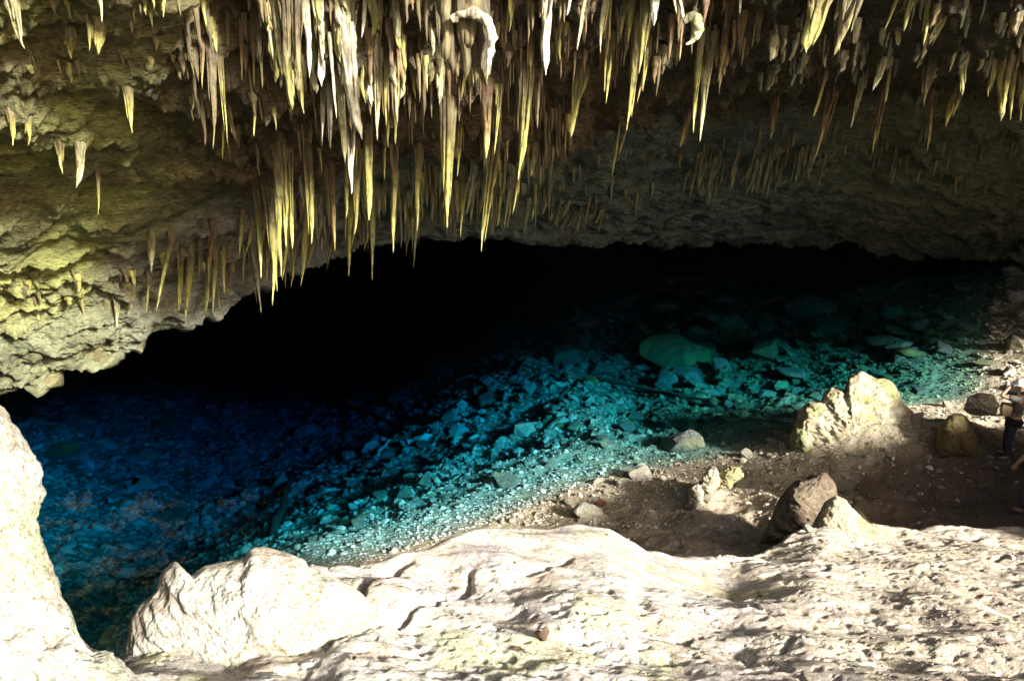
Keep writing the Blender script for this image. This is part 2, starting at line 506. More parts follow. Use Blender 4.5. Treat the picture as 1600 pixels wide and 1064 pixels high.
# ------------------------------------------------------------------ cave ceiling
K = {  # column -> knots (Y, py): cliff top, lip, c1, c2, near edge, hidden rise, f1, f2, far lip
 -1800: [(3, -900), (2.2, -100), (2.5, 200), (3, 400), (3.5, 560), (3.6, 580), (3.8, 700), (4.0, 900), (4.2, 1100)],
 -900: [(5, -900), (4, -60), (5, 200), (6, 400), (7, 560), (7.2, 580), (7.6, 700), (8, 800), (8.5, 900)],
 -300: [(7.5, -900), (7, -60), (8.5, 150), (10, 300), (11.5, 430), (11.7, 440), (12.3, 520), (13, 620), (13.5, 690)],
 0: [(8.6, -900), (8.6, -40), (10.4, 140), (12, 260), (14, 380), (14.2, 395), (14.8, 450), (15.3, 540), (16, 612)],
 200: [(8.6, -900), (8.6, -40), (10.4, 120), (12, 220), (14.2, 330), (14.8, 338), (15.8, 400), (16.4, 470), (17, 540)],
 400: [(9.2, -900), (9.2, -105), (10.4, 105), (12, 190), (14.3, 285), (15.5, 270), (17, 325), (18, 385), (19, 435)],
 600: [(9.2, -900), (9.2, -105), (10.4, 100), (11.5, 170), (13.5, 250), (15, 215), (18, 275), (20.5, 330), (22, 368)],
 800: [(9.2, -900), (9.2, -105), (10.4, 90), (12, 165), (14.5, 245), (16, 200), (20, 262), (24, 325), (26, 360)],
 1000: [(9.2, -900), (9.2, -105), (10.4, 70), (12.5, 130), (15.5, 192), (17, 150), (22, 240), (27, 325), (30, 376)],
 1200: [(9, -900), (9, -80), (10.4, 50), (12.5, 100), (15.5, 157), (17, 115), (22, 215), (27, 310), (31, 366)],
 1400: [(9, -900), (9, -100), (10.4, 30), (12.5, 75), (15.5, 124), (17, 90), (21, 200), (26, 310), (30, 380)],
 1600: [(9, -900), (9, -120), (10.4, 20), (12.5, 80), (15, 145), (16, 120), (20, 230), (25, 330), (29, 400)],
 1900: [(9, -900), (9, -120), (10.4, 20), (12, 90), (14, 170), (15, 160), (18, 270), (21, 370), (24, 450)],
 2600: [(9, -900), (9, -140), (10.4, 0), (12, 90), (14, 160), (14.5, 160), (16, 280), (18, 390), (20, 480)],
 4200: [(9, -900), (9, -200), (10, 0), (10.6, 100), (11, 200), (11.4, 250), (12, 360), (13, 460), (14, 560)],
}
kc = np.array(sorted(K))
KY = np.array([[k[0] for k in K[c]] for c in kc], float)
KP = np.array([[k[1] for k in K[c]] for c in kc], float)
cpx = np.concatenate([np.linspace(-1800, -60, 50)[:-1], np.linspace(-60, 1660, 600), np.linspace(1660, 4200, 60)[1:]])
seg_n = [10, 46, 56, 62, 12, 34, 60, 44]
kt = np.concatenate([np.arange(n) / n + i for i, n in enumerate(seg_n)] + [[8.0]])
def smooth_interp(x, xs, fs):
    i = np.clip(np.searchsorted(xs, x, side='right') - 1, 0, len(xs) - 2)
    m = np.gradient(fs, xs, axis=0)
    h = (xs[i + 1] - xs[i])
    t = (x - xs[i]) / h
    if fs.ndim > 1: h = h[:, None]; t = t[:, None]
    return ((2*t**3 - 3*t**2 + 1) * fs[i] + (t**3 - 2*t**2 + t) * h * m[i] + (-2*t**3 + 3*t**2) * fs[i+1] + (t**3 - t**2) * h * m[i+1])
CY = smooth_interp(cpx, kc.astype(float), KY)          # columns x knots
CPY = smooth_interp(cpx, kc.astype(float), KP)
ki = np.clip(kt.astype(int), 0, 7); kf = kt - ki
GY = (CY[:, ki] * (1 - kf) + CY[:, ki + 1] * kf).T       # rows x columns
GP = (CPY[:, ki] * (1 - kf) + CPY[:, ki + 1] * kf).T
for _ in range(5):
    GY[1:-1] = .25 * GY[:-2] + .5 * GY[1:-1] + .25 * GY[2:]
    GP[1:-1] = .25 * GP[:-2] + .5 * GP[1:-1] + .25 * GP[2:]
GPX = np.broadcast_to(cpx[None, :], GY.shape)
CE = P(GPX, GP, GY)
# the dark chamber behind the far lip
tail = []
last = CE[-1]
for dY, z in ((0.8, 0.25), (2.5, 0.7), (6, 1.0), (12, 0.6), (22, 0.0), (34, -1.0)):
    q = last.copy(); sc = (last[:, 1] + dY) / last[:, 1]
    q[:, 0] *= sc; q[:, 1] += dY; q[:, 2] = last[:, 2] + z
    tail.append(q)
q = tail[-1].copy(); q[:, 2] = -9; tail.append(q)
ns = len(CE)
CE = np.concatenate([CE, np.array(tail)])
# relief
nrm = np.cross(np.gradient(CE, axis=1), np.gradient(CE, axis=0))
nrm /= np.linalg.norm(nrm, axis=-1, keepdims=True) + 1e-9
inner = np.zeros(CE.shape[:2]); inner[8:ns] = 1
q = CE.copy()
strat = np.stack([q[..., 0] * .32 + q[..., 2] * .3, q[..., 1] * .4, (q[..., 2] - q[..., 0] * .42) * 2.1], -1)
d = 0.30 * fbm(q * 0.42 + 2, 3) + 0.13 * (fbm(strat * 1.0 + 7, 5, 0.58, True) - 0.7) + 0.06 * (fbm(strat * 3.7 + 3, 4, 0.6, True) - .6)
KROW = np.concatenate([kt, np.full(len(tail), 8.5)])[:, None] + 0 * CE[..., 0]
near = sstep(4.3, 3.7, KROW)
ppx0 = proj(CE)[0]
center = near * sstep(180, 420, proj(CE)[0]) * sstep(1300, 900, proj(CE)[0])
lump = fbm(np.stack([q[..., 0] * 1.6, q[..., 1] * 1.2, q[..., 2] * .8], -1) + 60, 4, 0.6, True) - .6
lump2 = fbm(np.stack([q[..., 0] * 1.9, q[..., 1] * 1.9, q[..., 2] * .5], -1) + 160, 3, .5)
_m = sstep(60, 20, np.abs(KROW - 2.6) * 20)
d += 0.30 * lump2 * near * center + 0.16 * lump * near * (0.15 + 0.95 * center) + 0.30 * sstep(900, 1300, ppx0) * near * lump + 0.34 * sstep(4.3, 5, KROW) * (fbm(np.stack([q[..., 0] * .5, q[..., 1] * 1.3, q[..., 2] * 1.3], -1) + 21, 4, .55, True) - .6)
CE = CE + nrm * (d * inner)[..., None] * -1.0
ppx, ppy, _ = proj(CE)
ccol = np.zeros(CE.shape) + np.array([0.24, 0.23, 0.17])
nz1 = fbm(q * 0.55 + 11, 4); nz2 = fbm(strat * 0.8 + 90, 4); nz3 = fbm(q * 1.2 + 33, 4)
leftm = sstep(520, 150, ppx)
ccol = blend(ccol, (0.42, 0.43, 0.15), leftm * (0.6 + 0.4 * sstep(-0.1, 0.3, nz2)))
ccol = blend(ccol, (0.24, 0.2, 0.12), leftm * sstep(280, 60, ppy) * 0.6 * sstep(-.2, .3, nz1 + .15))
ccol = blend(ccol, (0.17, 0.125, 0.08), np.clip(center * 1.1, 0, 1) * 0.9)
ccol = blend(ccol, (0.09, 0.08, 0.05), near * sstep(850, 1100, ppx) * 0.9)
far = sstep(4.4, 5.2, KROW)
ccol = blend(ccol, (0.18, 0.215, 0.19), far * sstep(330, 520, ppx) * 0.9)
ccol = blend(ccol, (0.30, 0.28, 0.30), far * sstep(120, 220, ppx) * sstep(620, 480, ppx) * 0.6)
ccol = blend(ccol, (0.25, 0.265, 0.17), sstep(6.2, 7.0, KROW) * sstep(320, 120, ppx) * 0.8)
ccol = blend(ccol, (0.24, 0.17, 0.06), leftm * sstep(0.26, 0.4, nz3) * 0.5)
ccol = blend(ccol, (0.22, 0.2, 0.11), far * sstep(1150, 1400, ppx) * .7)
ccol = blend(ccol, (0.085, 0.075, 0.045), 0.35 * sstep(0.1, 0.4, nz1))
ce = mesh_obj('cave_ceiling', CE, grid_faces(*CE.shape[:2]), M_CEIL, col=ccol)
tag(ce, 'overhanging limestone ceiling of the cave with folded strata', kind='structure')

IX0 = int(np.searchsorted(cpx, -60))
def ceil_hit(px, py):
    j = int(np.clip(np.searchsorted(cpx, px), 0, len(cpx) - 1))
    colp = ppy[8:ns, j]
    k = np.argmax(colp >= py)
    if colp[k] < py: k = len(colp) - 1
    return CE[8 + k, j].copy()

# ------------------------------------------------------------------ rocks from an outline, with real thickness
def outline_rock(name, pts, depth, thick, label=None, cat=None, col=(0.62, 0.56, 0.42), amp=0.05, freq=1.6, c2=(0.35, 0.32, 0.16), c2amt=0.6,
                 centre=None, nr=60, nth=180, mat=None, pw=2.0, group=None, lean=0.0):
    pts = np.array(pts, float)
    c = pts.mean(0) if centre is None else np.array(centre, float)
    closed = np.vstack([pts, pts[:1]])
    L = np.concatenate([[0], np.cumsum(np.linalg.norm(np.diff(closed, axis=0), axis=1))])
    s = np.linspace(0, L[-1], nth, endpoint=False)
    B = np.stack([np.interp(s, L, closed[:, 0]), np.interp(s, L, closed[:, 1])], -1)
    for _ in range(2): B = .25 * np.roll(B, 1, 0) + .5 * B + .25 * np.roll(B, -1, 0)
    rf = np.sin(np.linspace(0, 1, nr) * math.pi / 2)
    rows = []
    rad = np.concatenate([rf, rf[-2::-1]])
    sgn = np.concatenate([-np.ones(nr), np.ones(nr - 1)])
    rad = np.maximum(rad, 1e-3)
    fwd = np.array([0, CP, -SP]); up = np.array([0, SP, CP]); rt = np.array([1., 0, 0])
    off = thick * np.maximum(1 - rad ** pw, 0) ** (1 / pw) * sgn
    W = c + rad[:, None, None] * (B - c)[None]
    dd = depth + off[:, None] - lean * (W[..., 1] - c[1]) / FPX * depth
    dd0 = depth - lean * (W[..., 1] - c[1]) / FPX * depth
    V = np.array([0, 0, CAM_Z]) + dd[..., None] * fwd + ((W[..., 0] - 800) / FPX * dd)[..., None] * rt + ((532 - W[..., 1]) / FPX * dd)[..., None] * up
    nn = np.cross(np.gradient(V, axis=1), np.gradient(V, axis=0))
    nn /= np.linalg.norm(nn, axis=-1, keepdims=True) + 1e-9
    cen = V.mean((0, 1))
    if ((V - cen) * nn).sum() < 0: nn = -nn
    ang = np.stack([V[..., 0] + .5 * V[..., 2], V[..., 1], V[..., 2] * 1.2], -1)
    dsp = amp * 2.0 * fbm(V * freq + 5, 3) + amp * fbm(ang * freq * 2.2 + 8, 5, .62, True)
    dsp = dsp - dsp.mean()
    crk = fbm(np.stack([V[..., 0] * 1.2 + V[..., 2], V[..., 1], V[..., 2] - .5 * V[..., 0]], -1) * freq * 1.1 + 40, 4, .5)
    dsp = dsp - amp * 0.7 * np.exp(-(crk / .03) ** 2)
    V = V + nn * (dsp * (0.35 + 0.65 * (1 - rad ** 6))[:, None])[..., None]
    cc = np.zeros(V.shape) + np.array(col)
    cc = blend(cc, c2, c2amt * sstep(0.05, 0.45, fbm(V * 1.4 + 60, 4)))
    cc = blend(cc, np.array(col) * np.array([0.8, .68, .6]), .6 * sstep(0.1, 0.4, fbm(V * 2.6 + 20, 4)))
    o = mesh_obj(name, V, grid_faces(len(rad), nth, wrap=True), mat or M_ROCK, col=cc)
    bm = bmesh.new(); bm.from_mesh(o.data)
    bmesh.ops.recalc_face_normals(bm, faces=bm.faces); bm.to_mesh(o.data); bm.free()
    o.data.polygons.foreach_set('use_smooth', [True] * len(o.data.polygons))
    tag(o, label, cat, group)
    return o

outline_rock('rock_wall', [(-500, 560), (-150, 585), (-20, 628), (8, 645), (32, 672), (52, 705), (64, 735), (67, 750), (60, 756), (72, 762), (74, 770), (60, 788), (57, 820),
             (74, 868), (98, 935), (116, 965), (128, 1006), (165, 1026), (200, 1045), (280, 1110), (280, 1250), (-500, 1250)], 5.0, 0.75,
             'pale rock wall rising along the left edge of the view', 'rock wall', (0.56, 0.55, 0.46), 0.045, 2.6, c2=(0.42, 0.44, 0.27), centre=(-150, 950), nth=420, nr=90)
outline_rock('boulder', [(188, 1064), (196, 1010), (205, 962), (228, 938), (247, 925), (252, 900), (273, 877), (296, 902), (318, 884), (350, 878), (384, 872), (392, 858), (412, 855),
             (450, 862), (476, 872), (488, 893), (530, 905), (600, 950), (690, 1050), (700, 1200), (180, 1200)], 6.45, 0.55,
             'big white sunlit boulder with a small horn at the water edge, left of the slope', 'boulder', (0.56, 0.54, 0.46), 0.028, 1.8, c2=(0.46, 0.46, 0.34), c2amt=.4, centre=(380, 1030), nth=420, nr=90)
outline_rock('outcrop', [(1232, 712), (1236, 675), (1250, 642), (1262, 628), (1284, 627), (1288, 612), (1308, 606), (1322, 612), (1326, 590), (1346, 580), (1366, 590), (1390, 595), (1402, 610), (1410, 632),
             (1430, 650), (1440, 690), (1400, 720), (1300, 760), (1225, 750)], 17.6, .6,
             'pointed pale outcrop standing in the shallows at the far end of the shore', 'outcrop', (0.52, 0.47, 0.33), 0.07, 1.1, c2=(0.30, 0.31, 0.13), c2amt=.9, centre=(1335, 680), nth=320)
outline_rock('boulder', [(1262, 834), (1278, 806), (1290, 784), (1306, 775), (1322, 780), (1336, 797), (1352, 812), (1380, 830), (1410, 850), (1400, 880), (1262, 880)], 11.1, .45,
             'round topped beige boulder at the edge of the dark hollow', 'boulder', (0.5, 0.43, 0.3), 0.03, 1.8, centre=(1325, 840), c2amt=.3)
outline_rock('boulder', [(1186, 850), (1200, 815), (1216, 782), (1232, 760), (1250, 748), (1272, 740), (1290, 739), (1304, 756), (1312, 800), (1320, 850)], 12.5, .5,
             'leaning brown boulder behind the round topped boulder', 'boulder', (0.19, 0.15, 0.105), 0.03, 1.4, centre=(1256, 790), c2amt=.3)
outline_rock('boulder', [(1095, 700+80), (1086, 770), (1094, 748), (1106, 732), (1120, 728), (1126, 745), (1118, 775), (1108, 792)], 15.2, .3,
             'upright pale streaked rock leaning left on the shore gravel', 'boulder', (0.5, 0.46, 0.33), 0.05, 3, centre=(1106, 762), nr=30, nth=90, c2amt=.3)
outline_rock('boulder', [(1122, 762), (1126, 738), (1140, 728), (1156, 728), (1160, 742), (1140, 765)], 15.3, .25,
             'yellowish rock wedged beside the upright streaked rock', 'boulder', (0.45, 0.42, 0.22), 0.05, 3, centre=(1140, 748), nr=30, nth=90)
outline_rock('boulder', [(1072, 790), (1078, 762), (1092, 756), (1100, 770), (1098, 792), (1084, 800)], 14.9, .25,
             'rounded white rock at the left foot of the upright streaked rock', 'boulder', (0.62, 0.6, 0.48), 0.04, 3, centre=(1086, 780), nr=30, nth=90, c2amt=.2)
outline_rock('boulder', [(1504, 640), (1512, 622), (1530, 615), (1552, 618), (1562, 632), (1556, 648), (1520, 650)], 17.2, .4,
             'pale rounded boulder at the water beside the person', 'boulder', (0.6, 0.52, 0.38), 0.05, 2, centre=(1533, 635), nr=30, nth=90, c2amt=.2)
outline_rock('boulder', [(1462, 700), (1466, 672), (1476, 654), (1490, 645), (1506, 647), (1520, 662), (1532, 690), (1530, 720), (1464, 720)], 16.4, .45,
             'brown mound shaped boulder in front of the pale rounded boulder', 'boulder', (0.2, 0.15, 0.07), 0.02, 2, centre=(1500, 685), nr=30, nth=90, c2amt=.2)

outline_rock('boulder', [(1522, 396), (1518, 380), (1526, 364), (1560, 360), (1620, 358), (1700, 362), (1700, 420), (1560, 406), (1530, 402)], 33.5, 1.2,
             'rounded olive boulder on the water at the far right end of the lake', 'boulder', (0.34, 0.36, 0.2), 0.12, .5, centre=(1610, 385), nr=40, nth=140, c2amt=.3)
outline_rock('ledge', [(1432, 326), (1450, 318), (1500, 322), (1560, 338), (1640, 345), (1640, 360), (1540, 368), (1520, 376), (1490, 366), (1450, 350), (1436, 340)], 33, 1.4,
             'pale bulging rock ledge above the water at the far right', 'ledge', (0.3, 0.31, 0.18), 0.12, .5, centre=(1530, 346), nr=40, nth=160, c2amt=.3)

# ------------------------------------------------------------------ unseen rock wall at the right, added to shade the hollow and the person
def shade_wall(name, label, path, z0, z1, mat, col, thick=2.5):
    path = np.array(path, float)
    L = np.concatenate([[0], np.cumsum(np.linalg.norm(np.diff(path, axis=0), axis=1))])
    n = 60; s = np.linspace(0, L[-1], n)
    C = np.stack([np.interp(s, L, path[:, k]) for k in range(2)], -1)
    zt = np.interp(s, L, z1)
    tan = np.gradient(C, axis=0); tan /= np.linalg.norm(tan, axis=1, keepdims=True)
    nv = np.stack([-tan[:, 1], tan[:, 0]], -1)
    prof = [(1, 0), (1, .25), (1, .5), (.95, .75), (.8, .93), (.3, 1.02), (-.3, 1.02), (-.8, .93), (-.95, .75), (-1, .5), (-1, .25), (-1, 0)]
    V = np.array([[(*(C[i] + nv[i] * a * thick / 2), z0 + (zt[i] - z0) * b) for a, b in prof] for i in range(n)])
    V = V + 0.6 * np.stack([fbm(V * .4 + 3 * k, 4) for k in range(3)], -1)
    o = mesh_obj(name, V, grid_faces(n, len(prof), wrap=True), mat, col=np.zeros(V.shape) + np.array(col))
    return tag(o, label, 'rock wall')

shade_wall('rock_wall', 'low rock wall added outside the view to shade the dark hollow', [(9.5, 7.9), (10.3, 9.2), (11.0, 10.3), (12.0, 11.4), (12.9, 12.4), (13.7, 13.2)], 0.5, [4.9, 4.9, 4.2, 3.5, 5.4, 4.2], M_ROCK, (.35, .3, .22), 1.5)

# ------------------------------------------------------------------ stalactites
def stalactite_mesh(name, L, r, kind='cone', seed=0, bend=0.0):
    """Root at the origin, hanging to z = -L; sunk a little into the rock above."""
    rs = np.random.default_rng(seed)
    nseg, nr = (26, 16) if r > 0.035 else (13, 8)
    emb = min(0.35, 0.25 * L + 0.05)
    t = np.linspace(0, 1, nseg)
    zz = emb - t * (L + emb)
    tt = np.clip(-zz / L, 0, 1)
    g_ = rs.gamma(.55, 1.0, nseg) * (0.35 + tt); cs = np.cumsum(g_); cs = cs / cs[-1]
    if kind == 'cone': pr = 0.45 * (1 - cs) + 0.35 * (1 - tt) + 0.2 * (1 - tt ** 5)
    elif kind == 'thin': pr = 0.3 * (1 - cs) + 0.2 * (1 - tt) + 0.5 * (1 - tt ** 8)
    elif kind == 'fang': pr = (1 - tt ** 1.3)
    elif kind == 'knob': pr = 0.55 + 0.45 * (1 - tt) - 0.6 * sstep(0.82, 1.0, tt)
    else: pr = 1 - tt ** 2
    pr = pr * (1 + 0.35 * sstep(0.22, -0.1, tt)) 
    pr = np.maximum(pr, 0.13)
    pr[-1] = 0.03
    a = np.linspace(0, 2 * math.pi, nr, endpoint=False)
    A, T = np.meshgrid(a, t)
    amp = {'knob': 0.5, 'fang': 0.3}.get(kind, 0.3)
    o = rs.uniform(0, 100, 3)
    cyl = np.stack([np.cos(A), np.sin(A), T * L / max(r, .03) * 0.13], -1)
    fl = fbm(cyl * 1.3 + o, 3) * amp + 0.22 * fbm(np.stack([np.cos(A) * 2.2, np.sin(A) * 2.2, T * 1.2], -1) + o, 2)
    if kind == 'knob': fl = fl + 0.35 * fbm(cyl * 3.0 + o, 2)
    fl = fl + 0.16 * fbm(np.stack([np.cos(A) * 2.6, np.sin(A) * 2.6, T * 2.5], -1) + o + 9, 2, .6, True) - .08
    fl = fl + 0.16 * perlin(np.stack([0 * A, 0 * A, T * L / max(r, .03) * 0.5], -1) + o)
    rad = r * pr[:, None] * np.clip(1 + fl, .25, 2.2)
    wob = r * (0.9 if kind != 'knob' else 1.6)
    cx = wob * perlin(np.stack([t * 2.2, 0 * t, 0 * t], -1) + o) * tt + bend * tt
    cy = wob * perlin(np.stack([t * 2.2, 0 * t + 5, 0 * t], -1) + o) * tt
    ob_n = rs.uniform(0.75, 1.1)
    V = np.stack([cx[:, None] + rad * np.cos(A), cy[:, None] + rad * np.sin(A) * ob_n, zz[:, None] + 0 * A], -1)
    F = grid_faces(nseg, nr, wrap=True, flip=True)
    return V, F

def ribbed(L, r, kind, seed, bend):
    """One speleothem: the main drip with the smaller drips grown onto its sides."""
    V, F = stalactite_mesh('s', L, r, kind, seed, bend)
    Vs, Fs, k = [V.reshape(-1, 3)], [F], V.reshape(-1, 3).shape[0]
    rs = np.random.default_rng(seed + 7)
    n = 0 if r < .025 else int(rs.integers(3, 7))
    for i in range(n):
        a = rs.uniform(math.pi, 2 * math.pi) if rs.uniform() < .7 else rs.uniform(0, math.pi)
        l = L * rs.uniform(.25, .9); rr = r * rs.uniform(.22, .5)
        o = np.array([math.cos(a), math.sin(a), 0]) * r * rs.uniform(.7, 1.5)
        v, f = stalactite_mesh('s', l, rr, 'cone' if kind != 'knob' else 'thin', int(seed * 13 + i), bend * l / L - o[0] * .45)
        v = v.reshape(-1, 3); o[1] += 0
        Vs.append(v + o); Fs.append(f if f.shape[1] == 4 else f); Fs[-1] = Fs[-1] + k; k += len(v)
    return np.concatenate(Vs), np.concatenate(Fs)

def hang(px0, py0, px1, py1, w, mat, kind, label, group=None, Y=None, seed=0, cat='stalactite', name='stalactite'):
    b = ceil_hit(px0, max(py0, -40))
    if Y is not None: b = P(px0, py0, Y)
    dpt = b[1] * CP - (b[2] - CAM_Z) * SP
    # find the drop at which the tip shows at py1
    dx, dy, dz = ray(px1, py1)
    tip = np.array([0, CAM_Z * 0, 0])
    tY = b[1] / dy
    tip = np.array([dx * tY, b[1], CAM_Z + dz * tY])
    L = max(b[2] - tip[2], 0.06)
    r = 0.46 * w / FPX * dpt
    V, F = ribbed(L, r * .92, kind, seed, tip[0] - b[0])
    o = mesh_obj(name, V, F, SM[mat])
    o.location = b
    tag(o, label, cat, group)
    return o

